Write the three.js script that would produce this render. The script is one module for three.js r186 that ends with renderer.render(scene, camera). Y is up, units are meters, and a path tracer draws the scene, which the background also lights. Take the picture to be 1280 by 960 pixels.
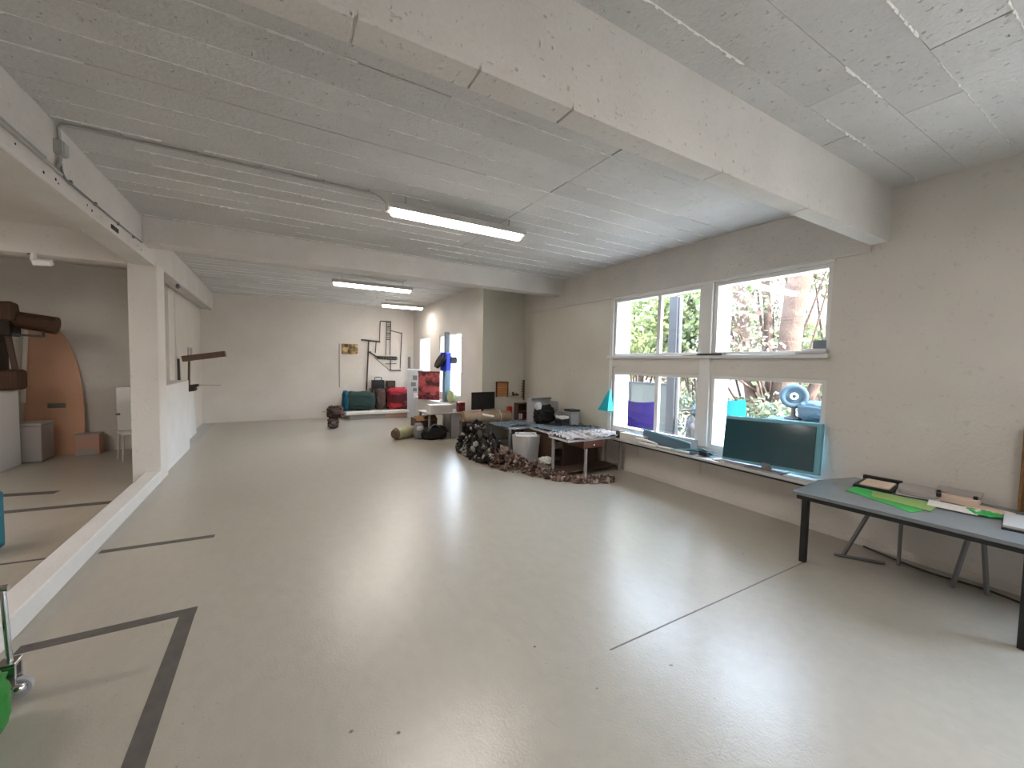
import * as THREE from 'three';
import { RoundedBoxGeometry } from 'three/addons/geometries/RoundedBoxGeometry.js';
import { mergeGeometries } from 'three/addons/utils/BufferGeometryUtils.js';
import { RectAreaLightUniformsLib } from 'three/addons/lights/RectAreaLightUniformsLib.js';

// ------------------------------------------------------------------ camera, sky, sun, exposure
const scene = new THREE.Scene();
const renderer = new THREE.WebGLRenderer({ antialias: true });
renderer.toneMapping = THREE.LinearToneMapping;
renderer.toneMappingExposure = 1.56;
renderer.shadowMap.enabled = true;
RectAreaLightUniformsLib.init();

const camera = new THREE.PerspectiveCamera(86.73, 1280 / 960, 0.05, 200);
camera.position.set(0, 1.7, 0);
camera.up.set(0.00789, 0.99858, -0.0527);
camera.lookAt(0.5018, 1.7 - 0.04954, -0.86356);
scene.add(camera);

const sunDir = new THREE.Vector3(0.09, 0.62, 0.78).normalize();
// hazy summer sky: white at the horizon, pale blue above, the same all round
const SKY = 3.4;
{
  const w = 64, h = 64, d = new Float32Array(w * h * 4);
  for (let y = 0; y < h; y++) for (let x = 0; x < w; x++) { const e = Math.max(0, ((y + 0.5) / h - 0.5) * 2), k = Math.pow(e, 0.55), i = (y * w + x) * 4; d[i] = 4.3 + (2.2 - 4.3) * k; d[i + 1] = 4.65 + (3.3 - 4.65) * k; d[i + 2] = 4.8 + (4.9 - 4.8) * k; d[i + 3] = 1; }
  const t = new THREE.DataTexture(d, w, h, THREE.RGBAFormat, THREE.FloatType); t.mapping = THREE.EquirectangularReflectionMapping; t.magFilter = t.minFilter = THREE.LinearFilter; t.needsUpdate = true;
  scene.background = t; scene.environment = t; scene.backgroundIntensity = scene.environmentIntensity = SKY;
}

const sun = new THREE.DirectionalLight(new THREE.Color(1.0, 0.93, 0.82), 18.0);
sun.position.copy(sunDir).multiplyScalar(40).add(new THREE.Vector3(8, 0, -6));
sun.target.position.set(8, 0, -6);
sun.castShadow = true;
sun.shadow.mapSize.set(2048, 2048);
Object.assign(sun.shadow.camera, { left: -25, right: 25, top: 25, bottom: -25, near: 1, far: 100 });
scene.add(sun, sun.target);

const LAMP = 52;            // radiance of the fluorescent battens
const LAMP_COLOR = new THREE.Color(1.0, 0.91, 0.83);

// ------------------------------------------------------------------ helpers
function rng(seed) { let s = seed >>> 0; return () => { s = (s + 0x6D2B79F5) >>> 0; let t = s; t = Math.imul(t ^ (t >>> 15), t | 1); t ^= t + Math.imul(t ^ (t >>> 7), t | 61); return ((t ^ (t >>> 14)) >>> 0) / 4294967296; }; }
const R = rng(11);
const rr = (a, b) => a + (b - a) * R();
const hash = (x, y, s) => { let h = Math.imul(x, 374761393) + Math.imul(y, 668265263) + Math.imul(s, 1274126177); h = Math.imul(h ^ (h >>> 13), 1274126177); return ((h ^ (h >>> 16)) >>> 0) / 4294967296; };
function vnoise(x, y, px, py, s) {                       // value noise, periodic over px x py cells
  const xi = Math.floor(x), yi = Math.floor(y), fx = x - xi, fy = y - yi;
  const u = fx * fx * (3 - 2 * fx), v = fy * fy * (3 - 2 * fy);
  const w = (a, p) => ((a % p) + p) % p;
  const a = hash(w(xi, px), w(yi, py), s), b = hash(w(xi + 1, px), w(yi, py), s), c = hash(w(xi, px), w(yi + 1, py), s), d = hash(w(xi + 1, px), w(yi + 1, py), s);
  return a + (b - a) * u + (c - a) * v + (a - b - c + d) * u * v;
}
function fbm(u, v, base, oct, s, ay = 1) { let f = 0, a = 0.5, n = 0; for (let i = 0; i < oct; i++) { const p = base << i; f += a * vnoise(u * p, v * p * ay, p, p * ay, s + i); n += a; a *= 0.5; } return f / n; }
function tex(w, h, fn, srgb) {
  const d = new Uint8Array(w * h * 4);
  for (let y = 0; y < h; y++) for (let x = 0; x < w; x++) { const c = fn((x + 0.5) / w, (y + 0.5) / h), i = (y * w + x) * 4; d[i] = Math.max(0, Math.min(255, c[0] * 255)); d[i + 1] = Math.max(0, Math.min(255, c[1] * 255)); d[i + 2] = Math.max(0, Math.min(255, c[2] * 255)); d[i + 3] = 255; }
  const t = new THREE.DataTexture(d, w, h, THREE.RGBAFormat); t.wrapS = t.wrapT = THREE.RepeatWrapping; t.magFilter = THREE.LinearFilter; t.minFilter = THREE.LinearMipmapLinearFilter; t.generateMipmaps = true;
  if (srgb) t.colorSpace = THREE.SRGBColorSpace; t.needsUpdate = true; return t;
}
const rep = (t, x, y) => { const c = t.clone(); c.repeat.set(x, y); c.needsUpdate = true; return c; };
const grey = (v) => [v, v, v];

const shadowy = (m) => { m.castShadow = m.receiveShadow = true; return m; };
const taken = {};
function numbered(n) { if (!(n in taken)) { taken[n] = 0; return n; } taken[n]++; return n + '_' + String(taken[n]).padStart(3, '0'); }
function tag(o, label, category, group, kind) { if (label) o.userData.label = label; if (category) o.userData.category = category; if (group) o.userData.group = group; if (kind) o.userData.kind = kind; return o; }
function thing(name, label, category, [x, y, z] = [0, 0, 0], turn = 0, group) { const o = new THREE.Group(); o.name = numbered(name); o.position.set(x, y, z); o.rotation.y = turn; scene.add(o); return tag(o, label, category, group); }
function part(parent, name, geo, mat, label) { const m = shadowy(new THREE.Mesh(Array.isArray(geo) ? merge(geo) : geo, mat)); m.name = name; parent.add(m); if (label) m.userData.label = label; return m; }
function solo(name, geo, mat, label, category, group, kind) { const m = shadowy(new THREE.Mesh(Array.isArray(geo) ? merge(geo) : geo, mat)); m.name = numbered(name); scene.add(m); return tag(m, label, category, group, kind); }
function struct(name, geo, mat, label, category) { const m = shadowy(new THREE.Mesh(Array.isArray(geo) ? merge(geo) : geo, mat)); m.name = name; scene.add(m); return tag(m, label, category, null, 'structure'); }
function merge(list) { return mergeGeometries(list.map((g) => { let q = g.index ? g.toNonIndexed() : g; for (const k of Object.keys(q.attributes)) if (!['position', 'normal', 'uv', 'color'].includes(k)) q.deleteAttribute(k); if (list.some((o) => !o.attributes.color)) q.deleteAttribute('color'); return q; }), false); }
function xf(g, x = 0, y = 0, z = 0, rx = 0, ry = 0, rz = 0) { g.applyMatrix4(new THREE.Matrix4().compose(new THREE.Vector3(x, y, z), new THREE.Quaternion().setFromEuler(new THREE.Euler(rx, ry, rz, 'YXZ')), new THREE.Vector3(1, 1, 1))); return g; }
// box given by two corners, uv in metres
function boxUV(g, s = 1) {
  const q = g.index ? g.toNonIndexed() : g, p = q.attributes.position, n = q.attributes.normal, uv = new Float32Array(p.count * 2);
  for (let i = 0; i < p.count; i += 3) {
    const a = new THREE.Vector3(n.getX(i) + n.getX(i + 1) + n.getX(i + 2), n.getY(i) + n.getY(i + 1) + n.getY(i + 2), n.getZ(i) + n.getZ(i + 1) + n.getZ(i + 2));
    const ax = Math.abs(a.x), ay = Math.abs(a.y), az = Math.abs(a.z);
    for (let k = i; k < i + 3; k++) { const x = p.getX(k), y = p.getY(k), z = p.getZ(k); let u, v; if (ay >= ax && ay >= az) { u = x; v = z; } else if (ax >= az) { u = z; v = y; } else { u = x; v = y; } uv[k * 2] = u * s; uv[k * 2 + 1] = v * s; }
  }
  q.setAttribute('uv', new THREE.BufferAttribute(uv, 2)); return q;
}
function cb(x0, x1, y0, y1, z0, z1) { return boxUV(xf(new THREE.BoxGeometry(Math.abs(x1 - x0), Math.abs(y1 - y0), Math.abs(z1 - z0)), (x0 + x1) / 2, (y0 + y1) / 2, (z0 + z1) / 2)); }
function rb(w, h, d, x = 0, y = 0, z = 0, rx = 0, ry = 0, rz = 0, b = 0.004) { return boxUV(xf(new RoundedBoxGeometry(w, h, d, 2, Math.min(b, w / 2.1, h / 2.1, d / 2.1)), x, y, z, rx, ry, rz)); }
function cr(x0, x1, y0, y1, z0, z1, b = 0.004) { return rb(Math.abs(x1 - x0), Math.abs(y1 - y0), Math.abs(z1 - z0), (x0 + x1) / 2, (y0 + y1) / 2, (z0 + z1) / 2, 0, 0, 0, b); }
function rod(a, b, r0, r1 = r0, seg = 12) { const A = new THREE.Vector3(...a), B = new THREE.Vector3(...b), d = B.clone().sub(A), L = d.length(); const g = new THREE.CylinderGeometry(r1, r0, L, seg); g.applyQuaternion(new THREE.Quaternion().setFromUnitVectors(new THREE.Vector3(0, 1, 0), d.normalize())); g.translate((A.x + B.x) / 2, (A.y + B.y) / 2, (A.z + B.z) / 2); return g; }
function bar(a, b, w, t) { const A = new THREE.Vector3(...a), B = new THREE.Vector3(...b), d = B.clone().sub(A); const g = new THREE.BoxGeometry(w, d.length(), t); g.applyQuaternion(new THREE.Quaternion().setFromUnitVectors(new THREE.Vector3(0, 1, 0), d.clone().normalize())); g.translate((A.x + B.x) / 2, (A.y + B.y) / 2, (A.z + B.z) / 2); return g; }
function tube(pts, r, seg = 48, rs = 10, tension = 0.5) { return new THREE.TubeGeometry(new THREE.CatmullRomCurve3(pts.map((p) => new THREE.Vector3(...p)), false, 'catmullrom', tension), seg, r, rs); }
function lathe(pts, seg = 28) { return new THREE.LatheGeometry(pts.map((p) => new THREE.Vector2(...p)), seg); }
function n3(x, y, z, s) { return fbm2(x + 7.1 * z, y - 3.7 * z, s) + fbm2(z + 5.3 * x, x - 2.9 * y, s + 9) - 1; }
function fbm2(x, y, s) { let f = 0, a = 0.5; for (let i = 0; i < 3; i++) { f += a * vnoise(x, y, 4096, 4096, s + i); x *= 2.03; y *= 2.03; a *= 0.5; } return f / 0.875; }
// a soft lump: a rounded super-ellipsoid with folds, standing on y = 0
function lump(w, h, d, seed, amp = 0.12, e = 0.6, freq = 2.2, seg = 40) {
  const g = new THREE.SphereGeometry(1, seg, Math.round(seg * 0.7)), p = g.attributes.position, sp = (v, k) => Math.sign(v) * Math.pow(Math.abs(v), k);
  for (let i = 0; i < p.count; i++) { let x = p.getX(i), y = p.getY(i), z = p.getZ(i); const k = 1 + amp * 2 * n3(x * freq + seed, y * freq, z * freq, seed); x = sp(x, e) * k; y = sp(y, e) * k; z = sp(z, e) * k; p.setXYZ(i, x * w / 2, Math.max(-h / 2, y * h / 2) + h / 2, z * d / 2); }
  g.computeVertexNormals(); return g;
}
// a sheet of paper or cloth over x, z with soft waves, a few millimetres thick
function sheet(w, d, seed, amp = 0.01, freq = 6, n = 24, t = 0.003) {
  const g = new THREE.BoxGeometry(w, t, d, n, 1, n), p = g.attributes.position;
  for (let i = 0; i < p.count; i++) p.setY(i, p.getY(i) + t / 2 + amp * 2 * Math.max(0, n3(p.getX(i) * freq + seed, 0.3, p.getZ(i) * freq, seed) + 0.35));
  g.computeVertexNormals(); return boxUV(g);
}

// ------------------------------------------------------------------ materials
const bumpConcrete = tex(1024, 1024, (u, v) => {
  const f = fbm(u, v, 8, 6, 3), g = fbm(u, v, 64, 3, 21), pit = fbm(u, v, 48, 2, 40); const st = fbm(u, v, 6, 4, 60, 6);
  return grey(0.25 + 0.3 * f + 0.2 * g + 0.2 * st - (pit < 0.2 ? (0.2 - pit) * 4 : 0));
});
const bumpPaint = tex(512, 512, (u, v) => grey(0.35 + 0.35 * fbm(u, v, 6, 5, 77) + 0.3 * fbm(u, v, 64, 3, 80)));
const mapPaint = tex(512, 512, (u, v) => { const k = 0.93 + 0.07 * fbm(u, v, 4, 6, 90) - (fbm(u, v, 60, 2, 95) < 0.19 ? 0.04 : 0); return [k, k * 0.997, k * 0.99]; }, true);
const mapConcrete = tex(1024, 1024, (u, v) => { const pit = fbm(u, v, 90, 2, 140); const k = 0.92 + 0.08 * fbm(u, v, 4, 6, 131) - (pit < 0.10 ? 0.14 : 0) + 0.03 * (fbm(u, v, 128, 2, 150) - 0.5); return [k, k, k * 0.995]; }, true);
const bumpFine = tex(512, 512, (u, v) => grey(0.4 * fbm(u, v, 16, 5, 201) + 0.5 * fbm(u, v, 128, 2, 210)));
const mapWood = tex(512, 512, (u, v) => { const w = fbm(u, v, 4, 4, 301, 1), ring = 0.5 + 0.5 * Math.sin((u * 26 + w * 5) * 2); const f = fbm(u, v, 64, 3, 310, 1); const k = 0.62 + 0.24 * ring * w + 0.2 * f; return [k, k * 0.96, k * 0.9]; }, true);
const mapFabric = tex(256, 256, (u, v) => { const k = 0.8 + 0.2 * fbm(u, v, 8, 5, 410) + 0.05 * Math.sin(u * 400) * Math.sin(v * 400); return grey(k); }, true);
const mapBlotch = tex(512, 512, (u, v) => { const a = fbm(u, v, 6, 5, 501); const k = a > 0.56 ? 1 : a < 0.42 ? 0.42 : 0.75; return [k, k * (0.85 + 0.2 * fbm(u, v, 9, 4, 515)), k * 0.92]; }, true);
const mapDark = tex(512, 512, (u, v) => { const a = fbm(u, v, 8, 5, 531); const k = 0.55 + 0.7 * (a - 0.3); return grey(k); }, true);

const lin = (r, g, b) => new THREE.Color().setRGB(r, g, b);
function mat(color, rough = 0.6, o = {}) { return new THREE.MeshStandardMaterial({ color, roughness: rough, ...o }); }
const M = {
  wall: mat(lin(0.745, 0.705, 0.665), 0.75, { map: rep(mapPaint, 0.5, 0.5), bumpMap: rep(bumpPaint, 0.9, 0.9), bumpScale: 0.006 }),
  wallBack: mat(lin(0.765, 0.715, 0.665), 0.75, { map: rep(mapPaint, 0.4, 0.4), bumpMap: rep(bumpPaint, 0.7, 0.7), bumpScale: 0.006 }),
  wallGloss: mat(lin(0.70, 0.68, 0.60), 0.32, { map: rep(mapPaint, 0.4, 0.4), bumpMap: rep(bumpPaint, 0.6, 0.6), bumpScale: 0.004 }),
  beam: mat(lin(0.725, 0.685, 0.65), 0.75, { map: rep(mapConcrete, 0.8, 0.8), bumpMap: rep(bumpConcrete, 0.9, 0.9), bumpScale: 0.012 }),
  ceiling: [0.62, 0.59, 0.645].map((k) => mat(lin(k, k * 0.975, k * 0.95), 0.78, { map: rep(mapConcrete, 0.7, 0.7), bumpMap: rep(bumpConcrete, 0.8, 0.8), bumpScale: 0.02 })),
  slab: mat(lin(0.5, 0.49, 0.47), 0.9, { bumpMap: rep(bumpConcrete, 0.8, 0.8), bumpScale: 0.01 }),
  ridge: mat(lin(0.80, 0.79, 0.76), 0.8),
  kerb: mat(lin(0.74, 0.73, 0.72), 0.55, { map: rep(mapPaint, 0.8, 0.8), bumpMap: rep(bumpPaint, 1, 1), bumpScale: 0.004 }),
  tape: mat(lin(0.125, 0.112, 0.10), 0.6, { map: rep(mapFabric, 3, 3) }),
  joint: mat(lin(0.22, 0.205, 0.19), 0.8),
  frame: mat(lin(0.76, 0.75, 0.73), 0.45),
  glass: new THREE.MeshPhysicalMaterial({ color: 0xffffff, roughness: 0.02, transmission: 1, thickness: 0, ior: 1.5 }),
  conduit: mat(lin(0.42, 0.42, 0.40), 0.5, { metalness: 0.2 }),
  fixture: mat(lin(0.6, 0.58, 0.55), 0.5),
  tubeGlow: new THREE.MeshStandardMaterial({ color: 0xffffff, roughness: 0.4, emissive: LAMP_COLOR, emissiveIntensity: 10 }),
  black: mat(lin(0.012, 0.013, 0.016), 0.45),
  blackMatt: mat(lin(0.02, 0.019, 0.02), 0.8, { map: rep(mapDark, 2, 2) }),
  darkMetal: mat(lin(0.05, 0.048, 0.05), 0.5, { metalness: 0.3 }),
  grey: mat(lin(0.36, 0.36, 0.37), 0.55),
  midGrey: mat(lin(0.2, 0.2, 0.21), 0.6),
  lightGrey: mat(lin(0.55, 0.55, 0.55), 0.5),
  white: mat(lin(0.78, 0.78, 0.77), 0.5),
  offWhite: mat(lin(0.66, 0.64, 0.6), 0.6),
  tableTop: mat(lin(0.22, 0.25, 0.275), 0.24, { map: rep(mapPaint, 1, 1) }),
  green: mat(lin(0.04, 0.42, 0.09), 0.55),
  olive: mat(lin(0.28, 0.42, 0.13), 0.6),
  paper: mat(lin(0.80, 0.76, 0.70), 0.75),
  pinkPaper: mat(lin(0.75, 0.58, 0.47), 0.75),
  greyPaper: mat(lin(0.40, 0.365, 0.35), 0.75),
  cardboard: mat(lin(0.44, 0.24, 0.11), 0.8, { map: rep(mapWood, 1.2, 1.2) }),
  orangeBoard: mat(lin(0.72, 0.42, 0.28), 0.75, { map: rep(mapPaint, 0.8, 0.8) }),
  pinkBox: mat(lin(0.55, 0.34, 0.25), 0.8),
  log: mat(lin(0.11, 0.045, 0.016), 0.6, { map: rep(mapWood, 3, 1), bumpMap: rep(mapWood, 3, 1), bumpScale: 0.01 }),
  logDark: mat(lin(0.035, 0.017, 0.010), 0.65, { map: rep(mapWood, 2, 2) }),
  woodBrown: mat(lin(0.17, 0.105, 0.06), 0.6, { map: rep(mapWood, 2, 2) }),
  woodRed: mat(lin(0.17, 0.05, 0.025), 0.5, { map: rep(mapWood, 2, 2) }),
  woodDull: mat(lin(0.13, 0.075, 0.055), 0.6, { map: rep(mapWood, 2, 2) }),
  roll: mat(lin(0.36, 0.25, 0.16), 0.85, { map: rep(mapFabric, 4, 4) }),
  teal: mat(lin(0.0, 0.13, 0.19), 0.6),
  tealCloth: mat(lin(0.025, 0.058, 0.05), 0.9, { map: rep(mapFabric, 2, 2) }),
  tealBlue: mat(lin(0.0, 0.10, 0.17), 0.85, { map: rep(mapFabric, 2, 2) }),
  redCloth: mat(lin(0.48, 0.03, 0.05), 0.85, { map: rep(mapBlotch, 1, 1) }),
  brownCloth: mat(lin(0.10, 0.065, 0.05), 0.9, { map: rep(mapFabric, 2, 2) }),
  red: mat(lin(0.42, 0.02, 0.015), 0.5),
  redPrint: mat(lin(0.50, 0.10, 0.11), 0.6, { map: rep(mapBlotch, 1.2, 1.2) }),
  maroon: mat(lin(0.22, 0.02, 0.03), 0.6, { map: rep(mapBlotch, 3, 3) }),
  orange: mat(lin(0.66, 0.27, 0.06), 0.6),
  cyan: mat(lin(0.0, 0.50, 0.60), 0.5),
  violet: new THREE.MeshPhysicalMaterial({ color: lin(0.006, 0.003, 0.045), roughness: 0.8, specularIntensity: 0.12 }),
  blue: mat(lin(0.01, 0.03, 0.42), 0.45),
  blueGrey: mat(lin(0.12, 0.20, 0.27), 0.5),
  postGrey: mat(lin(0.16, 0.19, 0.23), 0.5),
  screen: new THREE.MeshPhysicalMaterial({ color: lin(0.010, 0.065, 0.09), roughness: 0.12, clearcoat: 0.6, clearcoatRoughness: 0.1 }),
  screenFrame: mat(lin(0.16, 0.42, 0.52), 0.35),
  turquoise: new THREE.MeshPhysicalMaterial({ color: lin(0.008, 0.15, 0.19), roughness: 0.7, specularIntensity: 0.2 }),
  clothBlue: mat(lin(0.17, 0.215, 0.25), 0.8, { map: rep(mapFabric, 2, 2) }),
  chrome: mat(lin(0.6, 0.6, 0.62), 0.18, { metalness: 1 }),
  greenBag: mat(lin(0.0, 0.20, 0.015), 0.5),
  aged: mat(lin(0.55, 0.42, 0.20), 0.8, { map: rep(mapBlotch, 1.5, 1.5) }),
  boardGrey: mat(lin(0.50, 0.53, 0.57), 0.4),
  oliveRoll: mat(lin(0.46, 0.44, 0.25), 0.8, { map: rep(mapFabric, 3, 3) }),
};

// ------------------------------------------------------------------ floor
function floorTexture(w, h, wm, hm, seed, marks) {
  const R2 = rng(seed), d = new Float32Array(w * h);
  for (let y = 0; y < h; y++) for (let x = 0; x < w; x++) { const u = x / w, v = y / h; d[y * w + x] = 0.955 + 0.06 * (fbm(u, v, 5, 5, seed) - 0.5) + 0.05 * (fbm(u, v, 128, 3, seed + 7) - 0.5); }
  const dot = (cx, cy, r, k) => { const n = Math.ceil(r) + 1; for (let j = -n; j <= n; j++) for (let i = -n; i <= n; i++) { const X = Math.round(cx) + i, Y = Math.round(cy) + j; if (X < 0 || Y < 0 || X >= w || Y >= h) continue; const q = Math.hypot(X - cx, Y - cy); if (q <= r + 0.5) d[Y * w + X] *= 1 - k * Math.min(1, r + 0.5 - q); } };
  const ppm = w / wm;
  for (let i = 0; i < 9000 * wm * hm / 33; i++) { const x = R2() * w, y = R2() * h; if (fbm(x / w, y / h, 7, 3, seed + 31) + 0.25 * (R2() - 0.5) < 0.5) continue; dot(x, y, ppm * (0.0006 + 0.0022 * R2() ** 3), 0.12 + 0.4 * R2() ** 2); }
  for (let i = 0; i < 120; i++) { let x = R2() * w, y = R2() * h, a = R2() * 6.28; const L = ppm * (0.02 + 0.12 * R2() ** 2); for (let k = 0; k < L; k++) { x += Math.cos(a); y += Math.sin(a); a += (R2() - 0.5) * 0.15; dot(x, y, 0.4, 0.1); } }
  for (const [x, z, r, k] of marks) for (let j = 0; j < 7; j++) dot(x * ppm + (R2() - 0.5) * r * ppm * 1.6, z * ppm + (R2() - 0.5) * r * ppm, r * ppm * (0.4 + 0.5 * R2()), k);
  const o = new Uint8Array(w * h * 4);
  for (let i = 0; i < w * h; i++) { const k = Math.max(0, Math.min(1, d[i])); o[i * 4] = 255 * k; o[i * 4 + 1] = 253 * k; o[i * 4 + 2] = 249 * k; o[i * 4 + 3] = 255; }
  const t = new THREE.DataTexture(o, w, h, THREE.RGBAFormat); t.magFilter = THREE.LinearFilter; t.minFilter = THREE.LinearMipmapLinearFilter; t.generateMipmaps = true; t.colorSpace = THREE.SRGBColorSpace; t.needsUpdate = true; return t;
}
const bumpFloor = bumpFine;
function floorSlab(x0, x1, z0, z1, color, w, h, seed, marks) {       // z0 < z1
  const g = new THREE.BoxGeometry(x1 - x0, 0.2, z1 - z0); g.translate((x0 + x1) / 2, -0.1, (z0 + z1) / 2);
  const p = g.attributes.position, uv = g.attributes.uv; for (let i = 0; i < p.count; i++) uv.setXY(i, (p.getX(i) - x0) / (x1 - x0), (p.getZ(i) - z0) / (z1 - z0));
  const m = new THREE.MeshPhysicalMaterial({ color, ior: 1.7, roughness: 0.29, map: floorTexture(w, h, x1 - x0, z1 - z0, seed, marks.map(([x, z, r, k]) => [x - x0, z - z0, r, k])), bumpMap: rep(bumpFloor, (x1 - x0) / 0.9, (z1 - z0) / 0.9), bumpScale: 0.0011 });
  return [g, m];
}
const FLOOR = lin(0.45, 0.42, 0.368);
const XL = -1.37, XR = 4.93, XF = 3.86, ZB = -13.05, ZN = 3.6, CH = 3.38, ZJ = -1.725;
const marks = [[0.468, -1.89, 0.006, 0.5], [0.283, -2.0, 0.006, 0.25], [1.334, -2.065, 0.005, 0.5], [1.936, -1.467, 0.008, 0.15], [1.45, -1.544, 0.006, 0.15], [3.694, -2.172, 0.008, 0.2]];
const [fg, fm] = floorSlab(XL - 0.02, XR + 0.05, ZJ, ZN + 0.1, FLOOR, 2048, 1728, 5, marks.filter((m) => m[1] > ZJ));
const floor = struct('floor', fg, fm, 'pale grey painted concrete floor of the long room, worn and speckled', 'floor');
{ const [g, m] = floorSlab(XL - 0.02, XR + 0.05, ZB - 0.1, ZJ, FLOOR, 1152, 2048, 6, marks.filter((m) => m[1] <= ZJ)); part(floor, 'floor_slab', g, m, 'far floor slab beyond the saw-cut joint'); }
{ const [g, m] = floorSlab(-6.1, XL - 0.02, -10.1, ZN + 0.1, FLOOR, 512, 1400, 8, []); part(floor, 'floor_slab', g, m, 'floor of the side room'); }
part(floor, 'floor_strip', cb(-2.1, XL - 0.02, -0.2, -0.0005, ZB - 0.1, -10.1), M.slab);
part(floor, 'saw_cut_joint', cb(1.72, 4.06, -0.01, 0.0012, ZJ - 0.005, ZJ + 0.005), M.joint, 'dark narrow saw-cut joint');

// taped lines on the floor
const tapeStrip = (a, b, w) => { const A = new THREE.Vector3(a[0], 0, a[1]), B = new THREE.Vector3(b[0], 0, b[1]), d = B.clone().sub(A); const g = new THREE.BoxGeometry(w, 0.0016, d.length()); return boxUV(xf(g, (A.x + B.x) / 2, 0.0009, (A.z + B.z) / 2, 0, Math.atan2(d.x, d.z), 0)); };
{ const t = thing('floor_tape', 'grey tape on the floor stuck down as a large right-angled corner', 'tape'); part(t, 'tape_strip', tapeStrip([-1.3, -3.36], [-0.475, -3.36], 0.085), M.tape); part(t, 'tape_strip', tapeStrip([-0.52, -3.318], [-0.53, -1.2], 0.085), M.tape); }
solo('floor_tape', tapeStrip([-1.335, -4.76], [-0.52, -4.71], 0.07), M.tape, 'single short grey tape strip lying beside the white kerb', 'tape');
solo('floor_tape', tapeStrip([-2.7, -6.45], [-1.62, -6.35], 0.11), M.tape, 'long dark tape strip crossing the side room floor up to the kerb', 'tape');
solo('floor_tape', tapeStrip([-3.0, -7.25], [-2.36, -7.11], 0.13), M.tape, 'short dark tape strip on the side room floor that stops well before the kerb', 'tape');
solo('floor_tape', tapeStrip([-2.6, -4.9], [-1.62, -4.8], 0.03), M.tape, 'thin dark tape line on the side room floor', 'tape');

// ------------------------------------------------------------------ walls
function wallX(x0, x1, za, zb, y0, y1, holes) {            // wall in the y-z plane, za > zb, shape u = -z
  const s = new THREE.Shape(); s.moveTo(-za, y0); s.lineTo(-zb, y0); s.lineTo(-zb, y1); s.lineTo(-za, y1); s.closePath();
  for (const [a, b, c, d] of holes) { const h = new THREE.Path(); h.moveTo(-a, c); h.lineTo(-a, d); h.lineTo(-b, d); h.lineTo(-b, c); h.closePath(); s.holes.push(h); }
  const g = new THREE.ExtrudeGeometry(s, { depth: x1 - x0, bevelEnabled: false });
  g.applyMatrix4(new THREE.Matrix4().makeBasis(new THREE.Vector3(0, 0, -1), new THREE.Vector3(0, 1, 0), new THREE.Vector3(1, 0, 0))); g.translate(x0, 0, 0); return boxUV(g);
}
const WT = 0.38, Y0 = 0.65, YT0 = 1.60, YT1 = 1.86, Y1 = 2.80;
const openings = [[-3.47, -5.1, YT1, Y1], [-2.0, -3.3, YT1, Y1], [-3.47, -5.1, Y0, YT0], [-2.0, -3.3, Y0, YT0]];
const openings2 = [[2.4, 0.1, Y0, Y1]];                   // the same wall behind the camera
const wr = struct('wall_right', wallX(XR, XR + WT, ZN, -8.31, 0, 3.7, [...openings, ...openings2]), M.wall, 'white painted wall with the large double window', 'wall');
part(wr, 'ring_beam', cr(XR - 0.035, XR + 0.02, 2.83, CH + 0.02, -7.93, -1.70, 0.012), M.beam);
part(wr, 'glossy_panel', cr(XR - 0.012, XR + 0.02, 0.0, 2.83, -7.93, -5.16, 0.004), M.wallGloss, 'slightly glossy cream lining beside the window');
struct('wall_step', cb(XF, XR + 0.01, 0, 3.7, -8.2, -7.93), M.wallGloss, 'cream return wall where the room narrows', 'wall');
struct('wall_right_far', wallX(XF, XF + 0.35, -8.2, ZB - 0.2, 0, 3.7, [[-9.1, -10.62, 0.86, 2.45], [-11.4, -12.4, 0.86, 2.45]]), M.wall, 'white wall with narrow bright windows at the far end', 'wall');
struct('wall_back', cb(-2.0, XF + 0.2, 0, 3.7, ZB - 0.25, ZB), M.wallBack, 'plain white back wall of the long room', 'wall');
struct('wall_left', cb(-2.0, -1.66, 0, 3.4, ZB - 0.05, -9.45), M.wallBack, 'white side wall beyond the pillar', 'wall');
struct('wall_front', cb(-6.2, XR + WT, 0, 3.7, ZN, ZN + 0.25), M.wall, 'white wall behind the viewpoint', 'wall');
struct('wall_side_room_back', cb(-6.2, -1.64, 0, 3.5, -10.15, -9.92), M.wall, 'plain back wall of the side room', 'wall');
struct('wall_side_room_left', cb(-6.3, -6.05, 0, 3.5, -10.15, ZN + 0.1), M.wall, 'outer wall of the side room', 'wall');
{ const pl = struct('pillar', cr(-1.655, XL + 0.01, 0, 2.95, -7.52, -7.1, 0.012), M.wall, 'square white concrete pillar at the end of the kerb', 'pillar'); pl.userData.kind = 'structure'; }
struct('wall_parapet', cr(-1.655, -1.40, 0, 1.28, -9.5, -7.5, 0.01), M.kerb, 'white low wall between the pillar and the side wall', 'wall');
struct('trim_kerb', cr(-1.53, XL + 0.01, 0, 0.155, -7.12, ZN, 0.012), M.kerb, 'long white raised kerb between the two rooms', 'kerb');

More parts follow.
